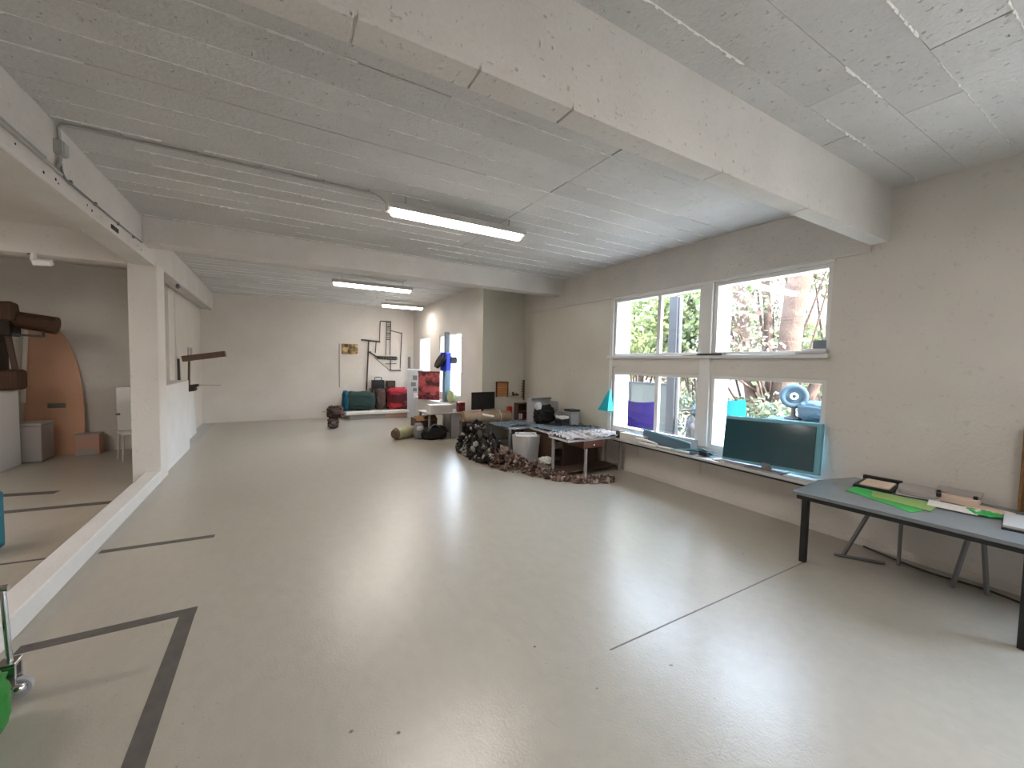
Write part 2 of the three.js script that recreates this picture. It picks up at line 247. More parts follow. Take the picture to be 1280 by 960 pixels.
// ------------------------------------------------------------------ ceiling of board-marked concrete
const ceil = struct('ceiling', cb(-2.1, XR + 0.5, CH + 0.03, CH + 0.3, ZB - 0.3, ZN + 0.25), M.slab, 'grey white concrete ceiling with board marks', 'ceiling');
{
  const PW = 0.28, cache = {};
  for (let k = -16; k < 44; k++) {
    const zc = -0.83 - PW * k, z1 = zc, z0 = Math.max(ZB, zc - PW); if (z1 < ZB + 0.05 || z0 > ZN) continue;
    const wide = zc > -1.4 ? 0.0015 : 0.004; const cuts = [-1.4, ...(zc > -1.4 ? [-0.1 + (k % 2) * 0.9, 2.96 + ((k & 1) ? 0 : 0.6)] : [2.33]), XR + 0.02];
    for (let i = 0; i + 1 < cuts.length; i++) {
      const w = cuts[i + 1] - cuts[i] - 0.003, key = w.toFixed(3) + (z1 - z0).toFixed(2);
      const g = cr(cuts[i] + wide, cuts[i + 1] - wide, CH - rr(0, 0.007), CH + 0.05, z0 + 0.001, z1 - 0.001, 0.002);
      part(ceil, 'board_panel', g, M.ceiling[Math.floor(R() * 3)]);
    }
    // crumbly cement fin squeezed out between two boards
    const pos = []; let x = -1.36; const strong = hash(k + 50, 3, 8);
    while (x < XR - 0.05) { const st = rr(0.015, 0.05), on = vnoise(x * 1.7 + k * 13, k * 3.3, 4096, 4096, 5) > 0.50 - 0.38 * strong; const h = on ? rr(0.003, 0.007) + 0.010 * R() * R() * (zc > -1.7 ? 1.8 : 1) : 0; const wd = rr(0.004, 0.010) * 0.85, zz = z1 + rr(-0.002, 0.002);
      if (h > 0) { const a = [x, CH + 0.001, zz - wd], b = [x + st, CH + 0.001, zz - wd], c = [x, CH - 0.004 - h, zz], d = [x + st, CH - 0.004 - h * rr(0.5, 1), zz], e = [x, CH + 0.001, zz + wd], f = [x + st, CH + 0.001, zz + wd]; pos.push(...a, ...b, ...c, ...b, ...d, ...c, ...c, ...d, ...e, ...d, ...f, ...e, ...a, ...c, ...e, ...b, ...f, ...d); }
      x += st; }
    if (pos.length) { const g = new THREE.BufferGeometry(); g.setAttribute('position', new THREE.Float32BufferAttribute(pos, 3)); g.computeVertexNormals(); part(ceil, 'cement_ridge', g, M.ridge); }
  }
}
struct('ceiling_side_room', cb(-6.2, -1.5, 3.26, 3.6, -10.15, ZN + 0.2), M.wall, 'pinkish white ceiling of the side room', 'ceiling');
{ const b = struct('beam_near', cr(XL - 0.1, XR + 0.05, 2.905, CH + 0.03, -1.70, -1.57, 0.014), M.beam, 'deep white concrete cross beam running to the window wall', 'beam');
  const cuts = [-1.3, 0.25, 0.73, 1.21, 2.37, 3.42, 4.92]; for (let i = 0; i + 1 < cuts.length; i++) part(b, 'soffit_board', cr(cuts[i] + 0.006, cuts[i + 1] - 0.006, 2.898 - rr(0, 0.006), 2.93, -1.702, -1.568, 0.004), M.beam); }
struct('beam_far', cr(XL - 0.1, XR + 0.03, 3.06, CH + 0.03, -6.78, -6.5, 0.016), M.beam, 'shallower white cross beam farther down the room', 'beam');
{ const b = struct('beam_left', cr(-1.63, XL, 2.9, CH + 0.06, -7.6, ZN, 0.012), M.beam, 'long white beam above the opening to the side room', 'beam');
  part(b, 'beam_end', cr(-1.63, XL - 0.03, 2.95, CH + 0.06, ZB, -7.6, 0.012), M.beam);
  const hole = (y, z, r) => part(b, 'anchor_hole', xf(new THREE.CylinderGeometry(r, r * 0.8, 0.004, 10), XL + 0.0005, y, z, 0, 0, Math.PI / 2), M.blackMatt);
  for (const [y, z, r] of [[2.985, -3.75, 0.008], [2.95, -4.1, 0.012], [2.97, -4.28, 0.012], [2.955, -4.32, 0.008], [2.97, -4.85, 0.009], [2.955, -4.95, 0.013], [2.98, -6.3, 0.008], [2.965, -6.45, 0.009]]) hole(y, z, r);
  part(b, 'vent_grille', merge([cb(XL - 0.01, XL + 0.006, 2.935, 2.975, -5.62, -5.42), ...[0, 1, 2, 3].map((i) => cb(XL, XL + 0.012, 2.937, 2.973, -5.60 + i * 0.05, -5.585 + i * 0.05))]), M.darkMetal, 'small dark louvre'); }
struct('beam_side_room', cr(-6.1, -1.6, 2.9, 3.3, -7.45, -7.15, 0.012), M.wall, 'pinkish cross beam in the side room', 'beam');
struct('roof_eave', cb(XR + WT - 0.02, XR + WT + 0.25, 3.42, 3.62, -8.2, ZN + 0.3), M.offWhite, 'overhanging roof edge outside the windows', 'roof');

struct('roof_eave_far', cb(XF + 0.33, XF + 0.6, 3.42, 3.62, ZB - 0.4, -8.2), M.offWhite, 'overhanging roof edge outside the far windows', 'roof');

// ------------------------------------------------------------------ windows
let wn = 0;
function windowUnit(x, za, zb, y0, y1, bars = [], label) {     // frame set near the inner face, glass in it
  wn++; const fw = 0.045, o = new THREE.Group(); o.name = 'window_' + wn; scene.add(o); tag(o, label, 'window', null, 'structure');
  part(o, 'frame', [cr(x, x + 0.06, y0, y0 + fw, zb, za), cr(x, x + 0.06, y1 - fw, y1, zb, za), cr(x + 0.001, x + 0.059, y0 + fw - 0.002, y1 - fw + 0.002, za - fw, za), cr(x + 0.001, x + 0.059, y0 + fw - 0.002, y1 - fw + 0.002, zb, zb + fw)], M.frame);
  for (const z of bars) part(o, 'sash_bar', cr(x - 0.005, x + 0.055, y0 + 0.02, y1 - 0.02, z - 0.03, z + 0.03), M.frame);
  const zs = [za - fw, ...bars, zb + fw]; for (let i = 0; i + 1 < zs.length; i++) part(o, 'pane', cb(x + 0.028, x + 0.032, y0 + fw * 0.8, y1 - fw * 0.8, zs[i + 1] + (i + 2 < zs.length ? 0.02 : -0.01), zs[i] - (i ? 0.02 : -0.01)), M.glass);
  return o;
}
windowUnit(XR + 0.01, -3.47, -5.1, YT1, Y1, [-4.18], 'upper left window of the pair, with a thin sash bar');
windowUnit(XR + 0.01, -2.0, -3.3, YT1, Y1, [], 'upper window opening onto the large tree');
windowUnit(XR + 0.01, -3.47, -5.1, Y0, YT0, [-4.18], 'lower window behind the violet chair');
windowUnit(XR + 0.01, -2.0, -3.3, Y0, YT0, [], 'lower window behind the large teal screen');
windowUnit(XR + 0.01, 2.4, 0.1, Y0, Y1, [1.25], 'window of the same wall behind the viewpoint');
windowUnit(XF + 0.01, -9.1, -10.62, 0.86, 2.45, [], 'narrow far window with the blue fan before it');
windowUnit(XF + 0.01, -11.4, -12.4, 0.86, 2.45, [], 'narrow far window next to the back corner');
struct('trim_1', cr(XR - 0.07, XR + 0.02, YT1 - 0.035, YT1 + 0.005, -5.18, -1.98, 0.006), M.frame, 'white shelf-like ledge between upper and lower windows', 'ledge');
struct('trim_2', [cr(XR - 0.02, XR + 0.02, Y0 - 0.08, Y1 + 0.05, -5.17, -5.1, 0.006), cr(XR - 0.02, XR + 0.02, Y1, Y1 + 0.05, -5.17, -1.98, 0.006), cr(XR - 0.025, XR + 0.02, Y0, Y1 + 0.06, -3.46, -3.31, 0.006)], M.frame, 'white window surround with the broad middle post', 'window surround');
struct('baseboard_right', cr(XR - 0.015, XR + 0.01, 0, 0.07, -5.1, ZN, 0.003), M.wall, 'low skirting along the window wall', 'baseboard');

// ------------------------------------------------------------------ fluorescent battens
function batten(x0, x1, y, z, label, hood) {
  const t = thing('ceiling_light', label, 'light', [(x0 + x1) / 2, y, z], 0, 'fluorescent ceiling lights'), L = x1 - x0;
  const s = new THREE.Shape(); s.moveTo(-0.09, 0); s.lineTo(-0.05, 0.075); s.lineTo(0.05, 0.075); s.lineTo(0.09, 0); s.lineTo(0.078, 0); s.lineTo(0.043, 0.062); s.lineTo(-0.043, 0.062); s.lineTo(-0.078, 0); s.closePath();
  const g = new THREE.ExtrudeGeometry(s, { depth: L, bevelEnabled: false }); g.rotateY(Math.PI / 2); g.translate(-L / 2, 0.015, 0);
  const hs = part(t, 'housing', g, M.fixture, 'grey batten housing');
  for (const e of [-1, 1]) { part(hs, 'end_cap', rb(0.03, 0.06, 0.1, e * (L / 2 - 0.012), 0.035, 0, 0, 0, 0, 0.006), M.fixture); part(hs, 'hanger', rod([e * L * 0.38, 0.085, 0], [e * L * 0.38, CH - y - 0.002, 0], 0.006), M.conduit); }
  part(t, 'diffuser', xf(new THREE.CapsuleGeometry(0.042, L - 0.14, 6, 18), 0, 0.0, 0, 0, 0, Math.PI / 2), M.tubeGlow, 'glowing tube cover');
  if (hood) part(t, 'reflector', [bar([-L / 2, 0.09, -0.09], [L / 2, 0.09, -0.09], 0.006, 0.1)], M.fixture);
  const a = new THREE.RectAreaLight(LAMP_COLOR, LAMP, L - 0.1, 0.085); a.position.set(0, -0.05, 0); a.rotation.x = -Math.PI / 2; a.castShadow = true; t.add(a);
  return t;
}
batten(0.97, 2.56, 3.2, -4.22, 'glowing fluorescent batten fed by the long ceiling conduit');
batten(0.95, 2.53, 3.2, -8.7, 'glowing fluorescent batten just beyond the far cross beam');
batten(2.45, 3.62, 3.2, -11.3, 'glowing fluorescent batten closest to the back wall');
batten(1.0, 2.6, 3.2, 0.7, 'fluorescent batten behind the viewpoint');
batten(-4.6, -3.1, 3.1, -5.3, 'second fluorescent batten in the side room');
batten(-4.6, -3.1, 3.1, -3.2, 'fluorescent batten in the side room');

// ------------------------------------------------------------------ conduits
{ const t = thing('electrical_conduit', 'thin grey conduit across the ceiling from the junction box to the first light', 'conduit');
  part(t, 'pipe', tube([[XL + 0.02, 3.24, -4.3], [XL + 0.02, 3.3, -4.3], [XL + 0.03, 3.35, -4.28], [XL + 0.12, 3.358, -4.25], [-0.9, 3.36, -4.26], [0.86, 3.36, -4.28]], 0.011, 90), M.conduit);
  part(t, 'pipe', tube([[0.86, 3.36, -4.28], [0.92, 3.33, -4.26], [0.99, 3.25, -4.23]], 0.005, 20), M.conduit);
  for (const x of [-1.0, -0.55, -0.1, 0.4, 0.8]) part(t, 'clip', rb(0.02, 0.022, 0.04, x, 3.366, -4.267), M.conduit); }
{ const t = thing('junction_box', 'small square grey junction box on the long beam', 'junction box', [XL, 3.2, -4.3]); const jb = part(t, 'box', rb(0.05, 0.1, 0.09, 0.024, 0, 0, 0, 0, 0, 0.006), M.conduit); part(jb, 'lid', rb(0.012, 0.085, 0.075, 0.052, 0, 0), M.conduit); part(t, 'gland', rod([0.02, -0.05, 0], [0.02, -0.08, 0], 0.014), M.conduit); }
{ const t = thing('electrical_conduit', 'twin grey conduit along the beam before the junction box', 'conduit');
  part(t, 'pipe', tube([[XL + 0.014, 3.025, ZN], [XL + 0.014, 3.027, -2], [XL + 0.014, 3.03, -4.15], [XL + 0.016, 3.04, -4.26], [XL + 0.02, 3.13, -4.3]], 0.012, 80), M.conduit);
  part(t, 'pipe', rod([XL + 0.012, 3.052, ZN], [XL + 0.012, 3.054, -4.1], 0.009), M.conduit); }
{ const t = thing('electrical_conduit', 'single thin dark conduit along the beam beyond the junction box', 'conduit');
  part(t, 'pipe', tube([[XL + 0.02, 3.12, -4.3], [XL + 0.013, 3.03, -4.38], [XL + 0.014, 3.02, -4.6], [XL + 0.014, 3.03, -5.7], [XL + 0.014, 3.045, -6.42]], 0.008, 60), M.midGrey);
  for (const z of [-4.5, -5.0, -5.6, -6.1]) part(t, 'clip', cr(XL, XL + 0.022, 3.015, 3.045, z - 0.012, z + 0.012), M.midGrey);
  part(t, 'drop_wire', tube([[XL + 0.013, 3.045, -6.42], [XL + 0.02, 3.1, -6.46], [XL + 0.012, 3.3, -6.48]], 0.005, 20), M.lightGrey); }
{ const t = thing('electrical_conduit', 'short grey pipe under the beam near the back corner', 'conduit'); part(t, 'pipe', rod([XL - 0.06, 2.928, -8.9], [XL - 0.06, 2.928, -12.9], 0.018), M.conduit); part(t, 'elbow', lump(0.06, 0.08, 0.06, 4, 0.1, 0.8, 2, 16).translate(XL - 0.06, 2.865, -8.9), M.midGrey); }
{ const t = thing('floodlight', 'small white floodlight fixed under the side room beam', 'floodlight', [-2.45, 2.9, -7.12]); part(t, 'bracket', [rb(0.05, 0.02, 0.05, -0.06, -0.01, 0), bar([-0.06, -0.02, 0], [-0.02, -0.1, 0.03], 0.02, 0.02)], M.midGrey); part(t, 'head', rb(0.16, 0.07, 0.1, 0.05, -0.1, 0.04, 0.35, 0, 0.06, 0.012), M.white); part(t, 'neck', rod([-0.04, 0, 0], [-0.03, -0.09, 0.03], 0.025, 0.03), M.white); }

// ------------------------------------------------------------------ outside: ground, bank, trees, terrace things
const OUT = {
  ground: mat(lin(0.58, 0.53, 0.46), 0.95, { map: rep(mapConcrete, 0.6, 0.6), bumpMap: rep(bumpConcrete, 0.5, 0.5), bumpScale: 0.02 }),
  bank: mat(lin(0.19, 0.135, 0.10), 0.95, { map: rep(mapConcrete, 0.12, 0.12), bumpMap: rep(bumpConcrete, 0.3, 0.3), bumpScale: 0.06 }),
  render: mat(lin(0.40, 0.35, 0.28), 0.9, { map: rep(mapPaint, 0.4, 0.4) }),
  hedgeWall: mat(lin(0.085, 0.095, 0.088), 0.8, { map: rep(mapPaint, 0.5, 0.5) }),
  bark: mat(lin(0.16, 0.105, 0.085), 0.9, { map: rep(mapWood, 2, 1), bumpMap: rep(mapWood, 2, 1), bumpScale: 0.03 }),
  dullBlue: new THREE.MeshPhysicalMaterial({ color: lin(0.045, 0.08, 0.11), roughness: 0.7, specularIntensity: 0.25 }), dullGrey: new THREE.MeshPhysicalMaterial({ color: lin(0.06, 0.06, 0.065), roughness: 0.7, specularIntensity: 0.25 }), paleGrey: mat(lin(0.16, 0.16, 0.165), 0.55),
  leaf: new THREE.MeshPhysicalMaterial({ color: 0xffffff, roughness: 0.9, transmission: 0.3, thickness: 0, vertexColors: true, side: THREE.DoubleSide }),
};
{ const g = new THREE.PlaneGeometry(34, 60, 40, 60); g.rotateX(-Math.PI / 2); g.translate(22, 0, -14);
  const p = g.attributes.position; for (let i = 0; i < p.count; i++) { const x = p.getX(i), z = p.getZ(i); const d = Math.max(0, x - 11.5 + 0.15 * (z + 8)); p.setY(i, -0.12 + Math.min(7, d * 0.42) + (d > 0.2 ? 0.5 * (fbm2(x * 0.6, z * 0.6, 3) - 0.5) : 0)); }
  g.computeVertexNormals(); const m = struct('ground_outside', boxUV(g), OUT.bank, 'pale earth bank rising behind the terrace', 'ground');
  part(m, 'terrace', cb(XR + WT, 11.6, -0.35, -0.06, -20, 8), OUT.ground, 'pale sunlit terrace paving'); }
function leaves(R3, blobs, n, size, cols) {
  const pos = [], col = [];
  for (let i = 0; i < n; i++) {
    const b = blobs[Math.floor(R3() * blobs.length)]; const a = R3() * 6.283, c = 2 * R3() - 1, s = Math.sqrt(1 - c * c), q = Math.pow(R3(), 0.45);
    const x = b[0] + b[3] * q * s * Math.cos(a), y = b[1] + b[4] * q * c, z = b[2] + b[3] * q * s * Math.sin(a);
    const L = size * (0.6 + 0.8 * R3()), u = new THREE.Vector3(R3() - 0.5, R3() - 0.7, R3() - 0.5).normalize(), v = new THREE.Vector3(R3() - 0.5, R3() - 0.5, R3() - 0.5).cross(u).normalize().multiplyScalar(L * 0.32); u.multiplyScalar(L);
    const P = [x, y, z], A = [x + u.x * 0.45 + v.x, y + u.y * 0.45 + v.y, z + u.z * 0.45 + v.z], B = [x + u.x, y + u.y, z + u.z], C = [x + u.x * 0.45 - v.x, y + u.y * 0.45 - v.y, z + u.z * 0.45 - v.z];
    pos.push(...P, ...A, ...B, ...P, ...B, ...C); const k = cols[Math.floor(R3() * cols.length)], f = 0.8 + 0.4 * R3(); for (let j = 0; j < 6; j++) col.push(k[0] * f, k[1] * f, k[2] * f);
  }
  const g = new THREE.BufferGeometry(); g.setAttribute('position', new THREE.Float32BufferAttribute(pos, 3)); g.setAttribute('color', new THREE.Float32BufferAttribute(col, 3)); g.computeVertexNormals(); return g;
}
const LEAF = { lime: [[0.17, 0.20, 0.055], [0.22, 0.235, 0.085], [0.11, 0.15, 0.045]], olive: [[0.16, 0.175, 0.085], [0.20, 0.20, 0.12], [0.115, 0.14, 0.07]], dry: [[0.22, 0.15, 0.115], [0.20, 0.13, 0.105], [0.16, 0.145, 0.085]], deep: [[0.06, 0.10, 0.06], [0.085, 0.125, 0.075], [0.12, 0.16, 0.1]] };
function tree(name, label, [x, y, z], seed, o) {
  const R3 = rng(seed), t = thing(name, label, o.cat || 'tree', [x, y, z], 0, o.group);
  if (o.trunks) for (const k of o.trunks) { const [dx, h, lx, lz, r] = k; part(t, 'trunk', tube([[dx, -0.3, 0], [dx + lx * 0.25, h * 0.3, lz * 0.3], [dx + lx * 0.6, h * 0.65, lz * 0.55], [dx + lx, h, lz]], r, 18, 9), OUT.bark); }
  const blobs = []; for (let i = 0; i < o.blobs; i++) { const a = R3() * 6.283, q = Math.sqrt(R3()); blobs.push([o.w * q * Math.cos(a), o.y + o.h * (R3() - 0.5), o.w * q * Math.sin(a), o.r * (0.6 + 0.6 * R3()), o.r * (0.5 + 0.5 * R3())]); }
  if (o.twigs) { const g = []; for (let i = 0; i < o.twigs; i++) { const b = blobs[i % blobs.length]; g.push(rod([b[0] * 0.2, o.y * 0.5 * R3(), b[2] * 0.2], [b[0], b[1], b[2]], 0.03, 0.012, 6)); } part(t, 'branches', g, OUT.bark); }
  const f = part(t, 'foliage', leaves(R3, blobs, o.n, o.s, o.cols), OUT.leaf); f.userData.kind = 'stuff'; return t;
}
tree('leafy_tree', 'light green leafy tree seen through the upper window with the sash bar', [9.2, -0.1, -8.4], 21, { trunks: [[0, 3, 0.3, -0.2, 0.09]], blobs: 16, w: 1.5, y: 3.1, h: 2.4, r: 0.75, n: 3600, s: 0.16, cols: LEAF.lime, twigs: 8 });
tree('leafy_tree', 'olive green tree standing between the two windows in the garden', [9.8, -0.1, -6.9], 22, { trunks: [[0, 3.2, -0.2, 0.2, 0.1]], blobs: 14, w: 1.4, y: 3.3, h: 2.6, r: 0.7, n: 3200, s: 0.15, cols: [...LEAF.olive, ...LEAF.lime], twigs: 8 });
tree('big_tree', 'large pinkish tree with several leaning trunks and dry twigs beyond the upper window', [9.0, -0.1, -4.6], 23, { trunks: [[0, 5, -0.5, 0.9, 0.2], [0.3, 5, 0.2, 0.3, 0.14], [-0.3, 5, -0.2, -1.0, 0.12], [0.6, 4.5, 0.4, 1.4, 0.1], [0.1, 4.6, 0.1, -0.5, 0.08]], blobs: 18, w: 1.5, y: 3.4, h: 3, r: 0.7, n: 3000, s: 0.11, cols: [...LEAF.dry, ...LEAF.dry, ...LEAF.olive], twigs: 40 });
tree('leafy_tree', 'yellow green tree near the window edge behind the big trunks', [10.6, -0.1, -4.0], 24, { trunks: [[0, 3, 0.2, 0.2, 0.1]], blobs: 14, w: 1.4, y: 3.4, h: 2.8, r: 0.75, n: 3000, s: 0.15, cols: [...LEAF.lime, ...LEAF.olive], twigs: 6 });
tree('leafy_tree', 'lime green tree growing behind the broad middle post', [11.0, 0, -8.6], 25, { trunks: [[0, 3, 0.2, 0.2, 0.1]], blobs: 14, w: 1.6, y: 3.6, h: 2.8, r: 0.8, n: 3200, s: 0.16, cols: LEAF.lime, twigs: 6 });
for (let i = 0; i < 7; i++) tree('bank_shrub', i % 2 ? 'olive green shrub growing on the earth bank behind the trees' : 'dry brown and lime shrub growing on the earth bank behind the trees', [12.6 + 1.3 * (i % 3), 0.3 + 0.55 * (i % 3), -3.5 - 2.1 * i], 40 + i, { cat: 'shrub', group: 'shrubs on the bank', blobs: 9, w: 1.2, y: 1.3, h: 1.8, r: 0.8, n: 1800, s: 0.17, cols: i % 2 ? LEAF.olive : [...LEAF.dry, ...LEAF.lime] });
for (let i = 0; i < 4; i++) tree('hedge_bush', 'low dark hedge bush at the terrace edge', [7.9 + 0.3 * (i % 2), -0.1, -3.6 - 1.25 * i], 60 + i, { cat: 'shrub', group: 'low hedge at the terrace edge', blobs: 7, w: 0.5, y: 0.75, h: 0.6, r: 0.42, n: 1300, s: 0.1, cols: [...LEAF.deep, ...LEAF.olive] });
{ const t = thing('garden_wall', 'pale rendered garden wall in the sun below the trees', 'wall', [8.6, -0.06, -12.2]); part(t, 'wall_body', cb(-0.15, 0.15, 0, 2.0, -3.6, 1.6), OUT.render); part(t, 'coping', cr(-0.2, 0.2, 2.0, 2.08, -3.65, 1.65, 0.01), M.offWhite); }
{ const t = thing('garden_gate_post', 'tall grey square post outside the window with the sash bar', 'post', [6.6, -0.06, -5.22]); part(t, 'post', cr(-0.05, 0.05, 0, 3.1, -0.09, 0.09, 0.006), OUT.dullGrey); part(t, 'rail', cr(-0.02, 0.02, 0, 3.1, 0.12, 0.16), OUT.paleGrey); }
{ const t = thing('grey_screen_panel', 'dull grey panel leaning outside behind the violet chair', 'panel', [6.9, -0.06, -5.9]); part(t, 'panel', cr(-0.03, 0.03, 0, 1.38, -0.7, 0.55), OUT.hedgeWall); part(t, 'cap', cr(-0.045, 0.045, 1.38, 1.42, -0.72, 0.57), OUT.dullGrey); for (const z of [-0.65, 0.5]) part(t, 'post', cr(-0.05, 0.05, 0, 1.42, z - 0.03, z + 0.03), OUT.dullGrey); }
function shellChair(name, label, at, turn, m, legM, w = 0.46, sh = 0.45, top = 0.86) {
  const t = thing(name, label, 'chair', at, turn); const N = 14, pos = [], idx = [];
  const prof = [[0.24, sh - 0.02], [0.2, sh], [0.05, sh - 0.02], [-0.12, sh - 0.015], [-0.19, sh + 0.05], [-0.215, sh + 0.18], [-0.235, top - 0.06], [-0.245, top]];
  const add = (off) => { for (const [i, [z, y]] of prof.entries()) for (let j = 0; j <= N; j++) { const u = j / N * 2 - 1, tp = i > 4 ? 1 - 0.13 * (i - 4) / 3 : 1; pos.push(u * w / 2 * tp, y + 0.03 * u * u + off, z + (i > 3 ? 0.05 * u * u : 0)); } };
  add(0); add(-0.012); const P = prof.length, W = N + 1; const q = (a, b, c, d) => idx.push(a, b, c, b, d, c);
  for (let i = 0; i < P - 1; i++) for (let j = 0; j < N; j++) { const a = i * W + j; q(a, a + 1, a + W, a + W + 1); const b = a + P * W; q(b + 1, b, b + W + 1, b + W); }
  const g = new THREE.BufferGeometry(); g.setAttribute('position', new THREE.Float32BufferAttribute(pos, 3)); g.setIndex(idx); g.computeVertexNormals(); m = m.clone(); m.side = THREE.DoubleSide; part(t, 'shell', g, m);
  for (const [sx, sz] of [[-1, -1], [1, -1], [-1, 1], [1, 1]]) part(t, 'leg', rod([sx * 0.15, sh - 0.03, sz * 0.13], [sx * 0.22, 0, sz * 0.21], 0.012), legM);
  return t;
}
shellChair('shell_chair', 'violet blue shell chair outside the lower window', [5.78, -0.06, -5.24], 2.3, M.violet, M.darkMetal, 0.62, 0.62, 1.12);
shellChair('shell_chair', 'turquoise shell chair outside above the large screen', [5.72, -0.06, -3.52], 2.0, M.turquoise, M.chrome, 0.5, 0.85, 1.30);
{ const t = thing('table_outside', 'long blue grey table standing outside the lower window', 'table', [6.15, -0.06, -2.5]); part(t, 'tabletop', cr(-0.35, 0.35, 1.03, 1.09, -0.55, 0.6), OUT.dullBlue); for (const [a, b] of [[-0.3, -0.5], [0.3, -0.5], [-0.3, 0.54], [0.3, 0.54]]) part(t, 'leg', cr(a - 0.025, a + 0.025, 0, 1.03, b - 0.025, b + 0.025), OUT.dullGrey); }
{ const t = thing('round_fan', 'blue grey round fan with a pale hub on the outdoor table', 'fan', [6.0, 1.03, -2.8], -1.1); part(t, 'base', lathe([[0.0, 0], [0.1, 0], [0.1, 0.02], [0.03, 0.05], [0.02, 0.2], [0, 0.2]], 20), OUT.dullGrey); part(t, 'housing', xf(new THREE.TorusGeometry(0.13, 0.035, 10, 28), 0, 0.31, 0, 0.0, 0, 0), OUT.dullBlue); const dc = part(t, 'disc', xf(new THREE.CylinderGeometry(0.13, 0.13, 0.03, 28), 0, 0.31, -0.01, Math.PI / 2, 0, 0), OUT.dullBlue); part(dc, 'hub', xf(new THREE.TorusGeometry(0.035, 0.013, 8, 20), 0, 0.31, 0.025), M.white); }
{ const t = thing('covered_crate', 'dusty blue bundle lying on the outdoor table', 'bundle', [6.1, 1.03, -2.5]); part(t, 'cover', lump(0.45, 0.26, 0.5, 9, 0.1, 0.6), OUT.dullBlue); part(t, 'cord', tube([[-0.2, 0.02, 0.05], [-0.1, 0.25, 0.06], [0.1, 0.26, 0.05], [0.22, 0.02, 0.04]], 0.008, 24, 6), OUT.dullGrey); }
{ const t = thing('grey_scooter', 'dark grey covered machine outside the lower window by the middle post', 'machine', [6.5, -0.06, -4.5], 0.5); part(t, 'body', lump(0.7, 0.95, 0.5, 15, 0.14, 0.7), OUT.dullGrey); part(t, 'seat', lump(0.6, 0.2, 0.3, 16, 0.08, 0.7).translate(0.05, 0.92, 0), OUT.dullBlue); part(t, 'handlebar', rod([-0.3, 1.0, -0.3], [-0.3, 1.12, 0.32], 0.018), M.darkMetal); for (const x of [-0.32, 0.34]) part(t, 'wheel', xf(new THREE.TorusGeometry(0.17, 0.05, 10, 24), x, 0.22, 0), M.black); }
{ const t = thing('yellow_green_box', 'small green and yellow tin on the outdoor table by the window edge', 'tin', [6.15, 1.03, -2.12]); part(t, 'tin_body', rb(0.1, 0.26, 0.1, 0, 0.13, 0), OUT.hedgeWall); part(t, 'yellow_band', rb(0.104, 0.08, 0.104, 0, 0.12, 0), mat(lin(0.6, 0.55, 0.1), 0.6)); }

// ------------------------------------------------------------------ ledge under the window and what lies on it
const LY = 0.56;
{ const t = thing('window_ledge', 'long pale work ledge with a black lower edge under the window', 'ledge', [0, 0, 0]); part(t, 'ledge_top', cr(4.62, XR - 0.001, LY - 0.028, LY, -4.72, -1.98, 0.005), M.lightGrey); part(t, 'edge_strip', cr(4.615, 4.64, LY - 0.046, LY - 0.028, -4.72, -1.98, 0.002), M.black); for (const z of [-4.5, -3.4, -2.2]) part(t, 'bracket', [bar([4.66, LY - 0.04, z], [XR - 0.002, LY - 0.04, z], 0.02, 0.02), cr(XR - 0.02, XR - 0.001, LY - 0.3, LY - 0.03, z - 0.012, z + 0.012)], M.offWhite); }
{ const t = thing('flat_screen', 'large dark teal flat screen standing tilted on the window ledge', 'screen', [4.755, LY, -2.47], -Math.PI / 2 + 0.05); const tilt = -0.16;
  const s = part(t, 'casing', xf(rb(1.02, 0.54, 0.045, 0, 0.31, -0.02, 0, 0, 0, 0.014), 0, 0.0, 0, tilt, 0, 0.03), M.screenFrame, 'pale teal casing'); 
  part(s, 'display', xf(rb(0.95, 0.47, 0.008, -0.02, 0.305, 0.006, 0, 0, 0, 0.003), 0, 0.0, 0, tilt, 0, 0.03), M.screen, 'dark glossy teal display'); part(t, 'foot', [rb(0.4, 0.015, 0.16, 0, 0.0075, 0), rb(0.09, 0.08, 0.05, 0, 0.04, -0.02)], M.midGrey); }
{ const t = thing('pendant_pennant', 'bright turquoise folded triangular pennant hanging beside the window', 'pennant', [4.83, 0.93, -5.13]);
  const g = new THREE.BufferGeometry(); const A = [-0.02, 0.4, 0.1], B = [0, 0, -0.2], C = [-0.08, 0.02, 0.13], D = [0.06, 0.02, 0.13]; g.setAttribute('position', new THREE.Float32BufferAttribute([...A, ...B, ...C, ...A, ...C, ...D, ...A, ...D, ...B, ...B, ...D, ...C], 3)); g.computeVertexNormals(); const m = M.cyan.clone(); m.side = THREE.DoubleSide; part(t, 'cloth', g, m); part(t, 'string', rod([-0.02, 0.39, 0.1], [0.04, 0.75, 0.1], 0.003, 0.003, 6), M.red, 'thin red string'); part(t, 'pin', rod([0.04, 0.75, 0.1], [0.1, 0.75, 0.1], 0.005), M.chrome); }
{ const t = thing('pale_box', 'long pale box with a black end cap on the ledge', 'box', [4.78, LY, -4.45]); part(t, 'body', rb(0.2, 0.1, 0.5, 0, 0.05, 0.05), M.offWhite); part(t, 'end_cap', rb(0.215, 0.115, 0.08, 0, 0.057, -0.23), M.black); part(t, 'lid_strip', rb(0.05, 0.01, 0.4, 0.05, 0.104, 0.03), M.blueGrey); }
